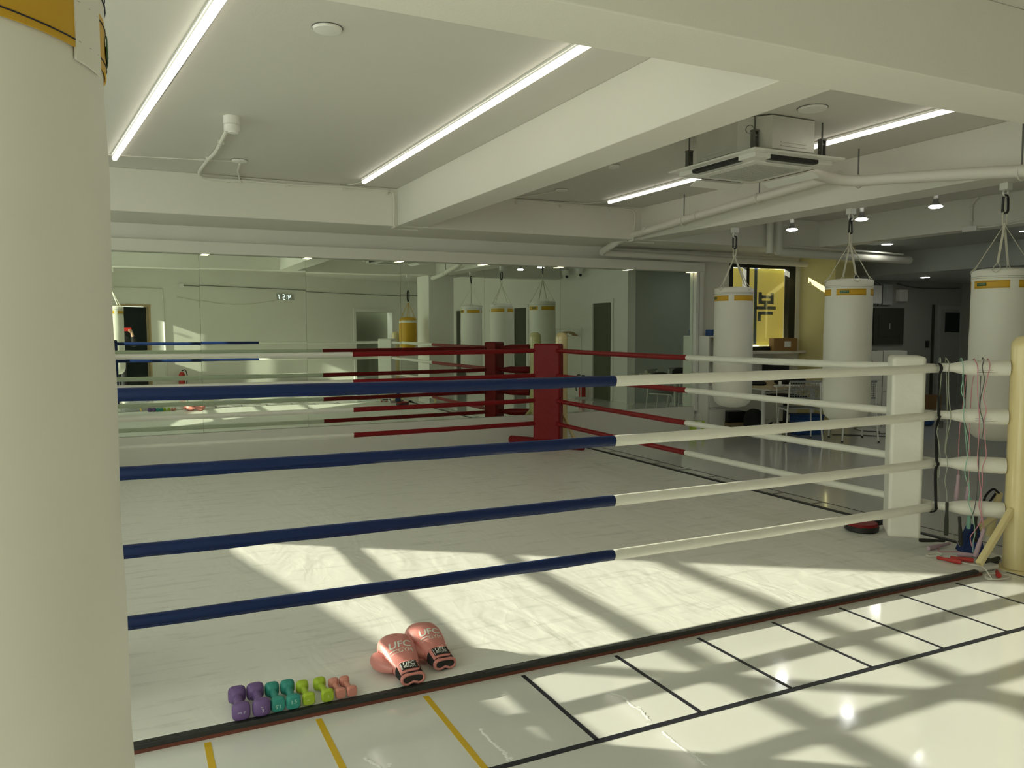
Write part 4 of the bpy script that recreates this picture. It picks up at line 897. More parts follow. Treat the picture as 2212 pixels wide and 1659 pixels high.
# blue folded cloth, cream plate, focus mitt, padded stick
mb = MB(); mb.add([(4.90, 3.36, CZ), (5.02, 3.26, CZ), (5.09, 3.36, CZ), (4.99, 3.46, CZ), (4.965, 3.34, .235), (5.01, 3.31, .225), (5.03, 3.35, .21), (4.985, 3.385, .22)], [(3, 2, 1, 0), (4, 5, 6, 7), (0, 1, 5, 4), (1, 2, 6, 5), (2, 3, 7, 6), (3, 0, 4, 7)])
tag(mb.build('folded_cloth', M['blue_foam'], origin=(5.0, 3.36, CZ), smooth=0, bevel=.008), 'dark blue folded cloth standing behind the hanging jump ropes', 'cloth')
t = thing('focus_mitt', (4.83, 4.08, CZ), 'red and black focus mitt lying on the mat behind the white pad', 'focus mitt')
mb = MB(); mb.lathe([(0, .0), (.10, 0), (.118, .012), (.118, .04), (.10, .052), (0, .056)], seg=28); mb.build('pad', M['black'], t)
mb = MB(); mb.lathe([(0, .050), (.105, .048), (.112, .044), (.105, .062), (0, .064)], seg=28); mb.build('face', M['red_vinyl'], t)
mb = MB(); mb.tube(smooth_path([(.10, -.02, .04), (.16, -.05, .055), (.20, -.03, .045), (.24, -.06, .03)], 5), [.02] * 5 + [.022] * 5 + [.014] * 6, 8); mb.build('strap', M['black_fabric'], t)
t = thing('padded_stick', (5.64, 3.60, 0), 'cream padded stick with a black wrist loop leaning behind the near right post', 'stick')
mb = MB(); mb.tube([(.02, .06, .0), (.0, .0, .26), (-.01, -.02, .33)], .026, 14); mb.build('shaft', M['cream'], t)
mb = MB(); mb.tube(smooth_path([(-.01, -.02, .33), (-.05, .0, .36), (-.09, .03, .30), (-.10, .03, .22), (-.07, .02, .25), (-.03, -.01, .33)], 5), .008, 8); mb.build('wrist_loop', M['black_fabric'], t)

# ------------------------------------------------------------------ office end: shelf, desk, chairs, boxes
t = thing('shelf_unit', (7.79, 9.33, 0), 'white shelf unit against the far wall, half hidden by the first bag', 'shelf')
w_, dp, hh = .165, .14, 1.41
mb = MB()
for x in (-w_, w_ - .02): mb.box(x, x + .02, -dp, dp, 0, hh)
for z in (.02, .34, .66, 1.04, hh - .02): mb.box(-w_ + .02, w_ - .02, -dp, dp, z, z + .02)
mb.box(-w_, w_, dp - .01, dp, 0, hh); mb.build('carcass', M['white_plastic'], t, smooth=0)
for z in (.045, .365): mb = MB(); mb.box(-w_ + .024, w_ - .024, -dp - .012, -dp + .004, z, z + .29); mb.build('door', M['white_plastic'], t, smooth=0, bevel=.003)
mb = MB(); mb.box(7.70, 7.80, 9.22, 9.36, 1.41, 1.50); tag(mb.build('small_box', M['blue_box'], origin=(7.75, 9.3, 1.41), smooth=0, bevel=.004), 'small blue box on top of the white shelf unit', 'box')
mb = MB(); mb.box(7.66, 7.92, 9.22, 9.4, 1.06, 1.10); tag(mb.build('folder', M['black'], origin=(7.8, 9.3, 1.06), smooth=0), 'black folder on the middle shelf of the white unit', 'folder')
# gift bag
t = thing('gift_bag', (7.36, 9.10, 0), 'lime green and white paper gift bag in front of the shelf unit', 'paper bag', None, rad(-15))
mb = MB(); mb.box(-.10, .10, -.045, .045, 0, .19, 0); mb.add([(-.035, -.047, 0), (.04, -.047, 0), (.05, -.047, .19), (-.02, -.047, .19)], [(0, 1, 2, 3)], 1); mb.build('body', [M['lime_paper'], M['paper']], t, smooth=0)
for y in (-.03, .03): mb = MB(); mb.tube(smooth_path([(-.05, y, .19), (-.03, y, .27), (.03, y, .28), (.05, y, .19)], 6), .004, 6); mb.build('handle', M['paper'], t)
mb = MB(); mb.lathe([(0, 0), (.07, .0), (.06, .05), (.02, .075), (0, .075)], c=(7.62, 9.0, 0), seg=12); tag(mb.build('paper_scrap', M['paper'], origin=(7.62, 9.0, 0)), 'crumpled white paper on the floor beside the gift bag', 'paper')
# boxes on the floor
t = thing('cardboard_box', (8.20, 9.16, 0), 'dull brown cardboard box on the floor under the banner window', 'box', None, rad(-8))
mb = MB(); mb.box(-.27, .27, -.15, .15, 0, .13); mb.build('body', M['cardboard_pale'], t, smooth=0); mb = MB(); mb.box(-.27, .27, -.02, .02, .13, .133); mb.build('packing_tape', M['cardboard'], t, smooth=0)
mb = MB(); mb.box(-.15, .15, -.09, .09, 0, .16); o = tag(mb.build('shoe_box', M['black'], smooth=0, bevel=.004), 'black box standing on the cardboard box', 'box'); o.location = (8.10, 9.17, .133); o.rotation_euler = (0, 0, rad(-10))
mb = MB(); mb.lathe([(0, 0), (.08, 0), (.10, .04), (.07, .085), (.02, .10), (0, .10)], seg=16); o = tag(mb.build('plastic_bag', M['plastic_bag'], subd=1), 'crumpled clear plastic bag lying on the cardboard box', 'bag'); o.location = (8.34, 9.12, .133)
t = thing('parcel_box', (9.28, 9.415, 1.165), 'brown cardboard parcel with a white label on the window sill', 'box', None, rad(-14))
mb = MB(); mb.box(-.20, .20, -.075, .075, 0, .20); mb.build('body', M['cardboard'], t, smooth=0); mb = MB(); mb.box(-.02, .09, -.077, -.075, .06, .15); mb.build('label_patch', M['paper'], t, smooth=0)
# desk
t = thing('desk', (8.45, 8.47, 0), 'maple topped desk on white column legs under the banner window', 'desk')
mb = MB(); mb.box(-.85, .85, -.55, .45, .715, .742); mb.build('desktop', M['desk'], t, smooth=0, bevel=.003)
mb = MB(); mb.box(-.80, .80, -.50, .40, .69, .715); mb.build('frame', M['white_metal'], t, smooth=0)
for x in (-.42, .5): mb = MB(); mb.tube([(x, .02, 0), (x, .02, .70)], .032, 18); mb.lathe([(.16, 0), (.16, .012), (.04, .03), (.03, .03)], c=(x, .02, 0), seg=28); mb.build('leg', M['white_metal'], t)
# things on the desk
def lump(pts, mt, name, label, cat, loc, rz=0):
    mb = MB(); mb.loft([(y, cx, cz, w, h, 2.6) for y, cx, cz, w, h in pts], 20); o = mb.build(name, M[mt], smooth=70, subd=1); o.location = loc; o.rotation_euler = (0, 0, rad(rz)); return tag(o, label, cat)
lump([(-.22, 0, .03, .10, .06), (-.18, 0, .05, .24, .10), (0, .01, .07, .30, .14), (.15, 0, .06, .26, .12), (.22, 0, .04, .12, .07)], 'black_fabric', 'backpack', 'black backpack lying on the desk', 'bag', (8.32, 8.30, .742), 70)
lump([(-.16, 0, .02, .10, .04), (-.1, 0, .03, .22, .06), (.05, 0, .04, .24, .08), (.16, 0, .025, .12, .05)], 'black_fabric', 'black_pouch', 'black pouch at the left end of the desk', 'bag', (7.78, 8.40, .742), 20)
mb = MB(); mb.box(-.12, .12, -.09, .09, 0, .006); mb.bar((-.12, 0, .01), (.12, 0, .01), .002, .012); o = tag(mb.build('booklet', M['paper'], smooth=0), 'open white booklet on the desk in front of the backpack', 'booklet'); o.location = (8.08, 8.04, .742); o.rotation_euler = (0, 0, rad(25))
mb = MB(); mb.box(-.09, .09, -.06, .06, 0, .05); o = tag(mb.build('tissue_pack', M['paper'], smooth=0, bevel=.015), 'white tissue pack on the desk right of the backpack', 'tissues'); o.location = (8.62, 8.10, .742); o.rotation_euler = (0, 0, rad(30))
t = thing('power_strip', (7.80, 7.96, .742), 'white power strip on the near left corner of the desk', 'power strip', None, rad(10))
mb = MB(); mb.box(-.10, .10, -.022, .022, 0, .03); mb.build('body', M['white_plastic'], t, smooth=0, bevel=.006)
mb = MB(); mb.box(.0, .035, -.018, .018, .03, .075); mb.build('plug', M['white_plastic'], t, smooth=0, bevel=.004)
P = smooth_path([(7.70, 7.96, .76), (7.64, 7.90, .76), (7.615, 7.82, .75), (7.60, 7.80, .66), (7.61, 7.81, .4), (7.62, 7.82, .26)], 6)
mb = MB(); mb.tube(P, .004, 6)
for k in range(4): mb.tube([(7.62 + .075 * sin(a) * (1 - k * .1), 7.82 + .03 * cos(a + k), .18 + .12 * sin(a * 2 + .25 * k) * (1 - k * .08)) for a in [2 * pi * j / 26 for j in range(26)]], .003, 5, closed=True)
tag(mb.build('cable_bundle', M['cord_white'], origin=(7.62, 7.82, .26)), 'coiled white cable hanging from the desk corner', 'cable')
t = thing('desk_lamp', (8.98, 8.22, .742), 'small black curved reading lamp at the right of the desk', 'lamp')
mb = MB(); mb.lathe([(.05, 0), (.05, .012), (0, .012)], seg=20); mb.build('base', M['black'], t)
mb = MB(); mb.tube(smooth_path([(0, 0, .01), (.0, .0, .08), (.02, 0, .13), (.07, 0, .15), (.11, 0, .12)], 6), .008, 8); mb.build('arm', M['black'], t)
# chairs
def chair(loc, rz, label):
    t = thing('chair', loc, label, 'chair', 'white framed chairs at the desk', rz)
    mb = MB(); P = [(-.20, -.19), (.20, -.19), (.22, 0), (.21, .21), (-.21, .21), (-.22, 0)]; mb.prism(P, lambda u, v, d: (u, v, d + .05 * max(0, -v) ** 1.2), .435, .45); mb.build('seat', M['grey_plastic'], t, smooth=40, bevel=.01)
    mb = MB()
    for j in range(9): z = .60 + j * .025; y = -.215 - .05 * (z - .45); mb.bar((-.20, y, z), (.20, y, z), .006, .008)
    for i in range(13): x = -.198 + .033 * i; mb.bar((x, -.215 - .05 * .14, .595), (x, -.215 - .05 * .36, .81), .008, .006, up=(0, 1, 0))
    mb.bar((-.205, -.215 - .05 * .37, .815), (.205, -.215 - .05 * .37, .815), .012, .02); mb.bar((-.205, -.222, .59), (.205, -.222, .59), .012, .02); mb.build('backrest', M['grey_plastic'], t, smooth=0)
    for s in (-1, 1):
        mb = MB(); mb.tube(smooth_path([(s * .20, -.235, .80), (s * .205, -.225, .60), (s * .215, -.215, .44), (s * .225, -.23, .2), (s * .24, -.25, .012)], 5), .011, 10); l = mb.build('leg', M['white_metal'], t)
        mb = MB(); mb.tube([(s * .24, -.25, 0), (s * .24, -.25, .02)], .014, 10); mb.build('foot', M['black'], l)
        mb = MB(); mb.tube(smooth_path([(s * .215, -.18, .425), (s * .215, .10, .425), (s * .215, .20, .415), (s * .218, .235, .36), (s * .228, .25, .1), (s * .23, .252, .012)], 5), .011, 10); l = mb.build('leg', M['white_metal'], t)
        mb = MB(); mb.tube([(s * .23, .252, 0), (s * .23, .252, .02)], .014, 10); mb.build('foot', M['black'], l)
    return t
c = chair((8.19, 7.98, 0), rad(-30), 'grey seated chair with white tube legs, tucked at the near side of the desk')
dup(c, None, (8.87, 7.68, 0), rad(-27), 'grey seated chair with white tube legs, behind the middle hanging bag')
# office chair and black jacket behind the desk
t = thing('office_chair', (8.92, 8.98, 0), 'black high backed office chair behind the desk', 'office chair', None, rad(170))
mb = MB(); mb.loft([(-.25, 0, .48, .44, .06, 3), (-.2, 0, .48, .50, .09, 3), (.2, 0, .48, .50, .09, 3), (.25, 0, .48, .44, .06, 3)], 24); mb.build('seat', M['black_fabric'], t)
mb = MB(); mb.box(-.23, .23, -.30, -.22, .55, 1.02); mb.build('backrest', M['black_fabric'], t, bevel=.04, bseg=4, smooth=50)
mb = MB(); mb.tube([(0, 0, .10), (0, 0, .46)], .03, 12); mb.build('column', M['black'], t)
mb = MB()
for k in range(5): a = k * 2 * pi / 5; mb.tube([(0, 0, .11), (.26 * cos(a), .26 * sin(a), .06)], .018, 8); mb.lathe([(0, -.03), (.028, -.028), (.03, 0), (.028, .028), (0, .03)], c=(.26 * cos(a), .26 * sin(a), .03), seg=12, axis='X')
mb.build('base', M['black'], t)
lump([(-.16, 0, .14, .12, .24), (-.08, 0, .17, .30, .34), (.05, 0, .19, .34, .38), (.15, 0, .15, .2, .28)], 'black_fabric', 'sports_bag', 'black sports bag on the floor under the desk', 'bag', (8.16, 8.80, 0), 15)
t = thing('storage_box', (8.78, 8.42, 0), 'blue plastic storage box on the floor behind the chair', 'box', None, rad(-20))
mb = MB(); mb.box(-.20, .20, -.13, .13, 0, .27); mb.build('body', M['blue_box'], t, smooth=0, bevel=.015); mb = MB(); mb.box(-.21, .21, -.14, .14, .27, .29); mb.build('lid', M['blue_box'], t, smooth=0, bevel=.008)
# white stacked boxes
for i, (x, z, w, h, lab) in enumerate(((10.33, 0, .17, .36, 'bottom left of the stack'), (10.33, .362, .17, .36, 'middle left of the stack'), (10.33, .724, .17, .44, 'top left of the stack'), (10.62, 0, .17, .55, 'bottom right of the stack'), (10.62, .552, .17, .62, 'top right of the stack'))):
    t = thing('storage_carton', (x, 8.70 if x < 10.5 else 8.505, z), 'white storage carton, ' + lab + ' behind the middle bag', 'carton', 'white cartons stacked at the office end', rad(-34))
    mb = MB(); mb.box(-w, w, -.16, .16, .0, h); mb.build('body', M['white_plastic'], t, smooth=0, bevel=.004); mb = MB(); mb.box(-.03, .03, -.163, -.158, h * .62, h * .66); mb.build('handle_slot', M['dark_steel'], t, smooth=0)
# cables on the floor
mb = MB(); mb.tube(smooth_path([(9.0, 8.15, .006), (9.25, 8.0, .006), (9.5, 7.75, .006), (9.65, 7.55, .006)], 6), .006, 6); tag(mb.build('floor_cable', M['black'], origin=(9, 8.1, 0)), 'black cable lying straight on the floor below the middle bag', 'cable')
mb = MB(); mb.tube(smooth_path([(9.9, 8.55, .005), (9.75, 8.3, .005), (9.9, 8.1, .005), (9.7, 7.98, .005), (9.85, 7.85, .005)], 6), .005, 6); tag(mb.build('floor_cable', M['black'], origin=(9.8, 8.3, 0)), 'curly black cable on the floor beside the white cartons', 'cable')
# far wall: electric boxes, panel, door, socket
YW = 10.45
def wbox(x0, x1, z0, z1, d, name, mt, label, cat, kid=None):
    t = thing(name, ((x0 + x1) / 2, YW - .002, z0), label, cat); w = (x1 - x0) / 2
    mb = MB(); mb.box(-w, w, -d, 0, 0, z1 - z0); mb.build('body', M[mt], t, smooth=0, bevel=.004)
    mb = MB(); mb.box(-w * .72, w * .72, -d - .006, -d, (z1 - z0) * .2, (z1 - z0) * .82); mb.build('cover', M[mt], t, smooth=0, bevel=.002)
    if kid: mb = MB(); mb.box(-.012, .012, -d - .014, -d - .004, (z1 - z0) * .42, (z1 - z0) * .58); mb.build('handle', M['steel'], t, smooth=0)
wbox(12.12, 12.58, 1.97, 2.30, .12, 'electric_box', 'white_plastic', 'white electric box on the dark wall, partly behind the middle bag', 'electric box')
wbox(12.66, 12.92, 1.95, 2.33, .08, 'electric_box', 'wall_grey', 'grey electric box with cables, between the two white ones', 'electric box')
wbox(13.10, 13.32, 2.02, 2.24, .09, 'electric_box', 'white_plastic', 'small white electric box at the right of the group', 'electric box')
wbox(12.50, 13.30, 1.21, 1.89, .04, 'wall_panel', 'dark_panel', 'dark olive metal access panel on the dark wall', 'access panel', True)
for k in range(3):
    mb = MB(); x = 12.58 + k * .05; mb.tube(smooth_path([(12.2, YW - .03, 2.37 - k * .01), (x - .1, YW - .04, 2.36), (x, YW - .05, 2.28), (x + .02, YW - .04, 2.08), (x - .05, YW - .03, 1.93)], 6), .010, 8)
    tag(mb.build('wall_cable', M['wall_grey' if k != 1 else 'cord_dark'], origin=(x, YW - .04, 2.2)), ['grey cable looping by the white electric box', 'dark cable looping between the electric boxes', 'grey cable beside the grey electric box'][k], 'cable')
mb = MB(); mb.tube(smooth_path([(13.1, YW - .02, 2.35), (13.6, YW - .02, 2.29), (14.2, YW - .02, 2.285), (14.9, YW - .02, 2.30)], 6), .012, 8); tag(mb.build('wall_cable', M['dark_steel'], origin=(13.6, YW - .02, 2.29)), 'black cable running along the top of the dark wall', 'cable')
ndoor += 1; mb = MB(); mb.box(14.30, 14.37, YW - .03, YW, 0, 1.95); mb.box(14.93, 15.0, YW - .03, YW, 0, 1.95); mb.box(14.37, 14.93, YW - .03, YW, 1.88, 1.95); d = struct(mb.build('door_%d' % ndoor, M['wall_grey'], smooth=0))
mb = MB(); mb.box(14.37, 14.93, YW - .02, YW - .002, 0, 1.88); mb.build('door_leaf_or_shade', M['wall_dark'], d, smooth=0); mb = MB(); mb.box(14.50, 14.93, YW - .026, YW - .018, 1.43, 1.82); mb.build('pane', M['dark_glass'], d, smooth=0)
mb = MB(); mb.box(-.03, .03, -.025, 0, 0, 1.95); o = tag(mb.build('door_jamb', M['dark_panel'], smooth=0), 'tall dark strip standing on the wall left of the far door', 'strip'); o.location = (14.16, YW - .002, .02)
mb = MB(); mb.box(-.045, .045, -.02, 0, 0, .13); o = tag(mb.build('light_switch', M['black'], smooth=0, bevel=.003), 'black switch plate on the wall beside the dark strip', 'switch'); o.location = (14.02, YW - .002, 1.14)
lump([(-.10, 0, .10, .10, .18), (-.05, 0, .12, .2, .24), (.05, 0, .12, .2, .24), (.10, 0, .10, .10, .18)], 'blue_box', 'blue_bag', 'dark blue bag on the floor behind the white pad', 'bag', (11.2, 8.3, 0))
mb = MB(); mb.box(-.17, .17, -.12, .12, 0, .24); o = tag(mb.build('brown_box', M['cardboard'], smooth=0), 'small brown box on the floor in front of the dark strip', 'box'); o.location = (13.75, 10.15, 0)

# ------------------------------------------------------------------ things seen in the mirrors only
# wall clock 4:51
t = thing('wall_clock', onback(4.08, 2.40, .02), 'digital wall clock with white digits reading 4:51', 'clock')
mb = MB(); o = t.location.copy()
def ck(u, v, d): p = onback(4.08, 2.40, .02); return p - BD * u - BN * d + V((0, 0, v))
mb.prism([(-.30, -.085), (.27, -.085), (.30, .085), (-.27, .085)], lambda u, v, d: ck(u, v, d), -.018, .012); mb.build('face', M['wall_grey'], t, origin=o, smooth=0)
SEG = {'a': (.0, .07, 1), 'g': (0, 0, 1), 'd': (0, -.07, 1), 'f': (-.035, .035, 0), 'b': (.035, .035, 0), 'e': (-.035, -.035, 0), 'c': (.035, -.035, 0)}
mb = MB()
for cx, on in ((-.13, 'fgbc'), (.06, 'afgcd'), (.19, 'bc')):
    for s_ in on:
        x, y, hz = SEG[s_]; hw_, hh_ = (.026, .008) if hz else (.008, .028)
        mb.prism([(cx + x + y * .2 - hw_ - hh_ * .2, y - hh_), (cx + x + y * .2 + hw_ - hh_ * .2, y - hh_), (cx + x + y * .2 + hw_ + hh_ * .2, y + hh_), (cx + x + y * .2 - hw_ + hh_ * .2, y + hh_)], lambda u, v, d: ck(u, v, d), .012, .016)
for y in (-.03, .03): mb.prism([(-.035, y - .007), (-.021, y - .007), (-.021, y + .007), (-.035, y + .007)], lambda u, v, d: ck(u, v, d), .012, .016)
mb.build('digits', M['digit'], t, origin=o, smooth=0)
P = smooth_path([onback(3.85, 2.30, .012), onback(3.0, 2.17, .012), onback(2.2, 2.17, .012), onback(1.2, 2.32, .012)], 8); mb = MB(); mb.tube(P, .006, 6); tag(mb.build('wall_cable', M['conduit'], origin=P[0]), 'thin cable sagging from the wall clock along the wall behind', 'cable')
P = [onback(1.35, 2.62, .015), onback(9.0, 2.62, .015)]; mb = MB(); mb.tube(P, .008, 6); tag(mb.build('wall_conduit', M['dark_steel'], origin=P[0]), 'dark conduit running high along the wall behind the camera', 'conduit')
P = smooth_path([onback(-.2, 2.50, .015), onback(.75, 2.50, .015), onback(.85, 2.4, .015), onback(.88, 1.2, .015), onback(.9, .3, .015)], 5); mb = MB(); mb.tube(P, .018, 8); tag(mb.build('wall_conduit', M['conduit'], origin=P[0]), 'white conduit arching over the glass door behind the camera', 'conduit')
mb = MB(); p = onback(1.30, 2.58, .03); mb.box(p.x - .05, p.x + .05, p.y - .03, p.y + .03, 2.56, 2.66); tag(mb.build('cable_box', M['white_plastic'], origin=p, smooth=0), 'small white cable box high on the wall behind the camera', 'cable box')
# security cameras under the office beam
for y, lab in ((3.25, 'left one in the mirror'), (3.85, 'right one in the mirror')):
    t = thing('security_camera', (8.95, y, 2.72), 'white dome security camera hanging from the ceiling, ' + lab, 'camera', 'security cameras')
    mb = MB(); mb.lathe([(0, .34), (.05, .34), (.05, .12), (.09, .10), (.085, .0), (.05, -.03), (0, -.03)], seg=24); mb.build('housing', M['white_plastic'], t)
    mb = MB(); mb.lathe([(0, -.075), (.04, -.065), (.062, -.03), (.06, .0), (.04, .03), (0, .04)], c=(0, 0, -.035), seg=20); mb.build('ball', M['white_plastic'], t)
    mb = MB(); mb.lathe([(.03, 0), (.03, .02), (0, .02)], c=(-.01, .045, -.05), axis='Y', seg=16); mb.build('lens', M['black'], t)
# clothes rack with hangers
t = thing('clothes_rack', (8.85, 3.55, 0), 'white tube clothes rack by the right wall, seen in the mirror', 'clothes rack')
mb = MB()
for y in (-.55, .55): mb.tube(smooth_path([(0, y, .02), (0, y, 1.40), (0, y * .96, 1.47), (0, y * .86, 1.5)], 5), .012, 8); mb.bar((-.16, y, .015), (.16, y, .015), .03, .03)
mb.tube([(0, -.48, 1.5), (0, .48, 1.5)], .012, 8); mb.build('frame', M['white_metal'], t)
for k in range(5):
    t = thing('coat_hanger', (8.85, 3.42 + .055 * k, 1.50), 'brown wooden coat hanger on the white rack, one of a bunch', 'coat hanger', 'coat hangers on the rack', rad(12 - 5 * k))
    mb = MB(); mb.tube(smooth_path([(-.20, 0, -.15), (-.09, 0, -.085), (0, 0, -.065), (.09, 0, -.085), (.20, 0, -.15)], 5), .011, 8); mb.tube([(-.19, 0, -.15), (.19, 0, -.15)], .006, 6); mb.build('shoulders', M['wood'], t)
    mb = MB(); mb.tube(smooth_path([(0, 0, -.065), (0, 0, -.015), (.018, 0, .012), (0, 0, .022), (-.018, 0, .010)], 5), .003, 6); mb.build('hook', M['steel'], t)
t = thing('fire_extinguisher', (8.93, 4.02, 0), 'red fire extinguisher with a black hose by the right wall', 'fire extinguisher')
mb = MB(); mb.lathe([(.07, 0), (.075, .01), (.075, .38), (.05, .44), (.02, .46), (0, .46)], seg=24); mb.build('cylinder', M['red_plastic'], t)
mb = MB(); mb.tube(smooth_path([(0, 0, .48), (-.08, -.06, .50), (-.12, -.09, .35), (-.10, -.08, .15)], 6), .012, 8); mb.box(-.02, .06, -.015, .015, .46, .50); mb.build('hose', M['black'], t)
t = thing('fire_extinguisher', (bpt(1.25).x, bpt(1.25).y + .22, 0), 'red fire extinguisher by the wall behind, near the glass door', 'fire extinguisher')
mb = MB(); mb.lathe([(.07, 0), (.075, .01), (.075, .38), (.05, .44), (.02, .46), (0, .46)], seg=24); mb.build('cylinder', M['red_plastic'], t)
mb = MB(); mb.tube(smooth_path([(0, 0, .48), (.08, .06, .50), (.12, .09, .35), (.10, .08, .15)], 6), .012, 8); mb.build('hose', M['black'], t)
# lettering stuck on a window pane, its shadow falls on the wall behind
mb = MB(); a = wpt(-1.40); n = V((WD.y, -WD.x, 0)) * .018
mb.text('LAB', .11, lambda u, v, d: tuple(a + n - WD * u * .55 + V((0, 0, 2.08 + v))), 0, bold=.002)
tag(mb.build('window_lettering', M['black'], origin=a + n, smooth=0), 'black letters LAB stuck on the left window', 'lettering')
# mesh towels / training shoes in a row near the glass door
for i in range(3):
    t = thing('training_shoe', (.30 + i * .33, -1.35 - i * .12, 0), 'black and white training shoe on the floor behind the camera, ' + ['nearest the glass door', 'middle of three', 'furthest from the glass door'][i], 'shoe', 'shoes by the door', rad(60 + 20 * i))
    mb = MB(); mb.loft([(-.13, 0, .05, .05, .07, 2.4), (-.10, 0, .055, .08, .10, 2.6), (-.02, 0, .05, .085, .09, 2.6), (.08, 0, .035, .095, .06, 2.6), (.14, 0, .03, .05, .04, 2.4)], 18); mb.build('upper', M['black_fabric'], t, smooth=70)
    mb = MB(); mb.loft([(-.14, 0, .011, .05, .022, 3), (-.10, 0, .012, .09, .024, 3), (.08, 0, .012, .104, .024, 3), (.15, 0, .012, .05, .022, 3)], 18); mb.build('sole', M['shoe'], t, smooth=70)

# ------------------------------------------------------------------ the photographer (seen small in the mirror)
F = V((sin(YAW), cos(YAW), 0)); Rr = V((cos(YAW), -sin(YAW), 0)); PO = V((0, 0, 0))
def pp(x, y, z): return tuple(PO + Rr * x + F * y + V((0, 0, z)))
def skin_obj(name, verts, edges, root, mt, parent, origin, sub=2):
    me = bpy.data.meshes.new(name); me.from_pydata([tuple(V(v[0]) - V(origin)) for v in verts], edges, []); me.materials.append(mt)
    ob = bpy.data.objects.new(name, me); COL.objects.link(ob)
    if parent: ob.parent = parent
    md = ob.modifiers.new('Skin', 'SKIN'); md.use_smooth_shade = True
    for i, v in enumerate(verts):
        r = v[1]; sv = me.skin_vertices[0].data[i]; sv.radius = r if isinstance(r, tuple) else (r, r); sv.use_root = i == root
    md = ob.modifiers.new('Subdivision', 'SUBSURF'); md.levels = sub; md.render_levels = sub
    return ob
B0 = -.42
person = thing('person', pp(0, B0, 0), 'person in a black jacket holding up a red phone, seen small in the mirror', 'person'); PB = person.location.copy()
vb = [(pp(0, B0, .90), .13), (pp(0, B0, 1.05), (.14, .11)), (pp(0, B0, 1.25), (.16, .12)), (pp(0, B0 + .01, 1.37), (.10, .08)), (pp(0, B0 + .02, 1.43), .052), (pp(0, B0 + .04, 1.50), (.075, .09)), (pp(0, B0 + .04, 1.60), (.08, .10)), (pp(0, B0 + .03, 1.66), (.055, .065)),
      (pp(.17, B0, 1.34), .06), (pp(.34, B0 + .12, 1.16), .045), (pp(.20, B0 + .33, 1.40), .034), (pp(.165, B0 + .372, 1.46), .026), (pp(.15, B0 + .385, 1.485), (.034, .018)),
      (pp(-.17, B0, 1.34), .06), (pp(-.27, B0 + .02, 1.10), .045), (pp(-.24, B0 + .14, .92), .034), (pp(-.23, B0 + .18, .87), .026), (pp(-.225, B0 + .21, .83), (.034, .018)),
      (pp(.09, B0, .80), .09), (pp(.11, B0 + .02, .48), .058), (pp(.12, B0, .10), .04), (pp(.12, B0 + .02, .045), .04), (pp(.13, B0 + .15, .03), .03),
      (pp(-.09, B0, .80), .09), (pp(-.11, B0 + .02, .48), .058), (pp(-.12, B0, .10), .04), (pp(-.12, B0 + .02, .045), .04), (pp(-.13, B0 + .15, .03), .03)]
eb = [(0, 1), (1, 2), (2, 3), (3, 4), (4, 5), (5, 6), (6, 7), (2, 8), (8, 9), (9, 10), (10, 11), (11, 12), (2, 13), (13, 14), (14, 15), (15, 16), (16, 17), (0, 18), (18, 19), (19, 20), (20, 21), (21, 22), (0, 23), (23, 24), (24, 25), (25, 26), (26, 27)]
# five fingers per hand: the right hand closes round the phone end, the left hangs curled
def fingers(base, dirs, verts, edges, idx):
    for (o, d1, d2, l, r) in dirs:
        p = V(base) + V(o); q = p + V(d1) * l * .55; s_ = q + V(d2) * l * .5; i = len(verts)
        verts += [(tuple(p), r), (tuple(q), r * .95), (tuple(s_), r * .8)]; edges += [(idx, i), (i, i + 1), (i + 1, i + 2)]
hb = V(vb[12][0]); U_ = V((0, 0, 1))
fingers(hb, [(Rr * -.01 + U_ * (.030 - .019 * k) + F * .022, (-Rr * .75 + F * .35).normalized(), (-Rr * .9 - F * .1).normalized(), [.066, .072, .068, .056][k], .0085) for k in range(4)] + [(U_ * .020 - F * .018, (-Rr * .5 + U_ * .6 - F * .35).normalized(), (-Rr * .8 + U_ * .2).normalized(), .06, .0095)], vb, eb, 12)
hl_ = V(vb[17][0])
fingers(hl_, [(Rr * (.024 - .016 * k) - U_ * .02 + F * .008, (-U_ * .9 + F * .4).normalized(), (-U_ * .7 - F * .5).normalized(), [.066, .073, .068, .056][k], .0085) for k in range(4)] + [(Rr * .026 + F * .012, (Rr * .5 - U_ * .7 + F * .4).normalized(), (-U_ * .9 + F * .2).normalized(), .055, .0095)], vb, eb, 17)
skin_obj('body', vb, eb, 0, M['skin'], person, PB)
vj = [(pp(0, B0, .86), (.17, .14)), (pp(0, B0, 1.05), (.17, .135)), (pp(0, B0, 1.25), (.185, .14)), (pp(0, B0 + .005, 1.37), (.11, .09)), (pp(0, B0 + .01, 1.42), .065), (pp(.185, B0, 1.335), .078), (pp(.35, B0 + .12, 1.155), .062), (pp(.205, B0 + .325, 1.395), .046), (pp(-.185, B0, 1.335), .078), (pp(-.285, B0 + .02, 1.10), .062), (pp(-.245, B0 + .14, .925), .046)]
ej = [(0, 1), (1, 2), (2, 3), (3, 4), (2, 5), (5, 6), (6, 7), (2, 8), (8, 9), (9, 10)]
skin_obj('jacket', vj, ej, 1, M['jacket'], person, PB)
vt = [(pp(0, B0, .90), (.165, .135)), (pp(.095, B0, .78), .115), (pp(.115, B0 + .02, .48), .082), (pp(.12, B0, .10), .068), (pp(-.095, B0, .78), .115), (pp(-.115, B0 + .02, .48), .082), (pp(-.12, B0, .10), .068)]
skin_obj('trousers', vt, [(0, 1), (1, 2), (2, 3), (0, 4), (4, 5), (5, 6)], 0, M['trousers'], person, PB)
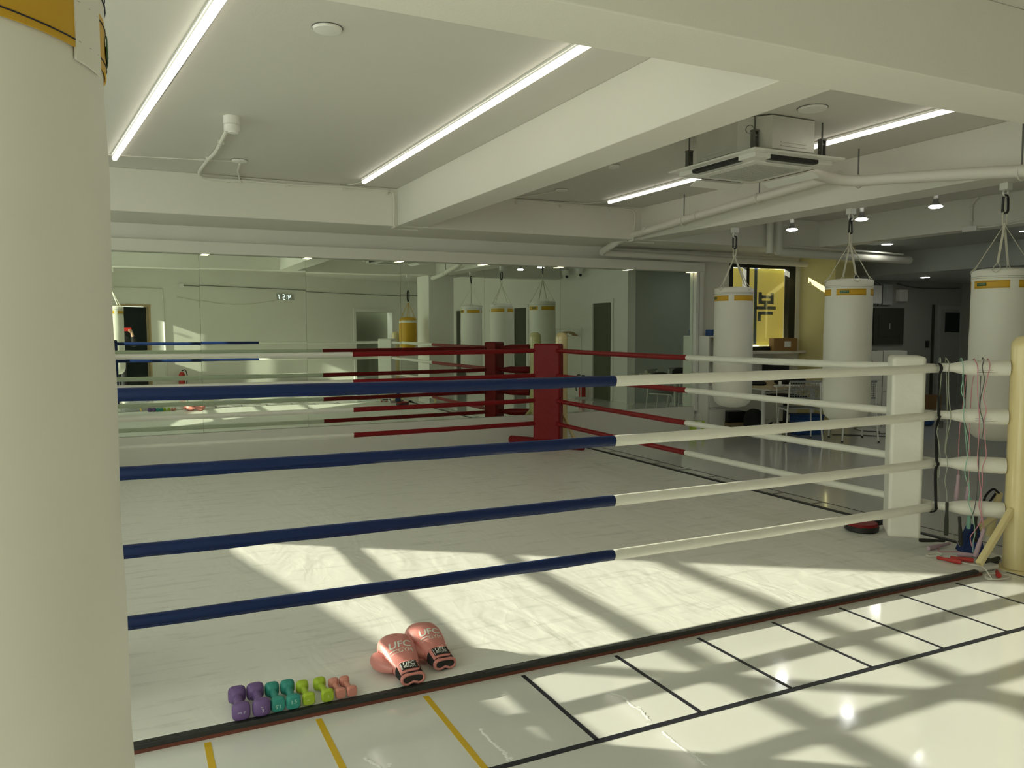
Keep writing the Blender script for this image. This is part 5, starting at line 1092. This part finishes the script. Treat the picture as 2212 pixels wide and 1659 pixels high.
for s in (-1, 1):
    skin_obj('shoe', [(pp(s * .12, B0 - .05, .05), .048), (pp(s * .12, B0 + .02, .052), .05), (pp(s * .13, B0 + .14, .04), (.045, .036)), (pp(s * .132, B0 + .20, .034), (.03, .028))], [(0, 1), (1, 2), (2, 3)], 0, M['shoe'], person, PB)
skin_obj('hair', [(pp(0, B0 - .005, 1.53), (.078, .075)), (pp(0, B0 + .0, 1.60), (.092, .085)), (pp(0, B0 + .02, 1.675), (.075, .085)), (pp(0, B0 + .075, 1.69), (.055, .03))], [(0, 1), (1, 2), (2, 3)], 1, M['hair'], person, PB)
mb = MB()
for s in (-1, 1): mb.lathe([(0, -.012), (.009, -.008), (.012, 0), (.009, .008), (0, .012)], c=tuple(V(pp(s * .032, B0 + .118, 1.565)) - PB), seg=12)
mb.build('eyes', M['black'], person)
mb = MB(); a = V(pp(0, B0 + .125, 1.565)) - PB; mb.tube([a, a + F * .018 - U_ * .035, a + F * .006 - U_ * .042], [.008, .013, .008], 8); mb.build('nose', M['skin'], person)
mb = MB(); a = V(pp(-.022, B0 + .118, 1.498)) - PB; b = V(pp(.022, B0 + .118, 1.498)) - PB; mb.tube([a, (a + b) / 2 + F * .008, b], .006, 8); mb.build('mouth', M['pink_cuff'], person)
mb = MB()
for s in (-1, 1): c_ = V(pp(s * .085, B0 + .03, 1.555)) - PB; mb.tube([c_ + U_ * .03, c_ + Rr * s * .012 + U_ * .01, c_ - U_ * .03], [.008, .014, .007], 8)
mb.build('ears', M['skin'], person)
# the phone: lens at its left end sits at the camera position
t = thing('smartphone', pp(.062, -.017, 1.52), 'phone in a red case held up landscape, seen small in the mirror', 'phone'); o = t.location.copy()
mb = MB(); mb.prism([(-.085, -.039), (.065 + .02, -.039), (.065 + .02, .039), (-.085, .039)], lambda u, v, d: tuple(V(pp(.062 + u, -.012 - d, 1.52 + v)) - o), 0, .009); mb.build('case', M['phone_red'], t, smooth=0, bevel=.004)
mb = MB(); mb.prism([(-.078, -.034), (.078, -.034), (.078, .034), (-.078, .034)], lambda u, v, d: tuple(V(pp(.062 + u, -.012 - d, 1.52 + v)) - o), .0092, .0100); mb.build('screen', M['dark_glass'], t, smooth=0)

# ------------------------------------------------------------------ light
sd = V((.815, -.58, -.287)).normalized()
sl = bpy.data.lights.new('sun', 'SUN'); sl.energy = 11.5; sl.color = (1, .95, .77); sl.angle = rad(.55)
so = bpy.data.objects.new('sun', sl); COL.objects.link(so); so.location = (-12, 12, 8); so.rotation_euler = sd.to_track_quat('-Z', 'Y').to_euler()
W = bpy.data.worlds.new('sky'); SC.world = W; W.use_nodes = True
bg = W.node_tree.nodes['Background']; bg.inputs['Color'].default_value = (.96, 1.0, .86, 1); bg.inputs['Strength'].default_value = 2.5
SC.view_settings.view_transform = 'Standard'; SC.view_settings.look = 'None'; SC.view_settings.gamma = 1; SC.view_settings.exposure = 0
SC.cycles.max_bounces = 10; SC.cycles.diffuse_bounces = 6; SC.cycles.glossy_bounces = 6; SC.cycles.transparent_max_bounces = 12
SC.cycles.sample_clamp_indirect = 6; SC.cycles.blur_glossy = .6
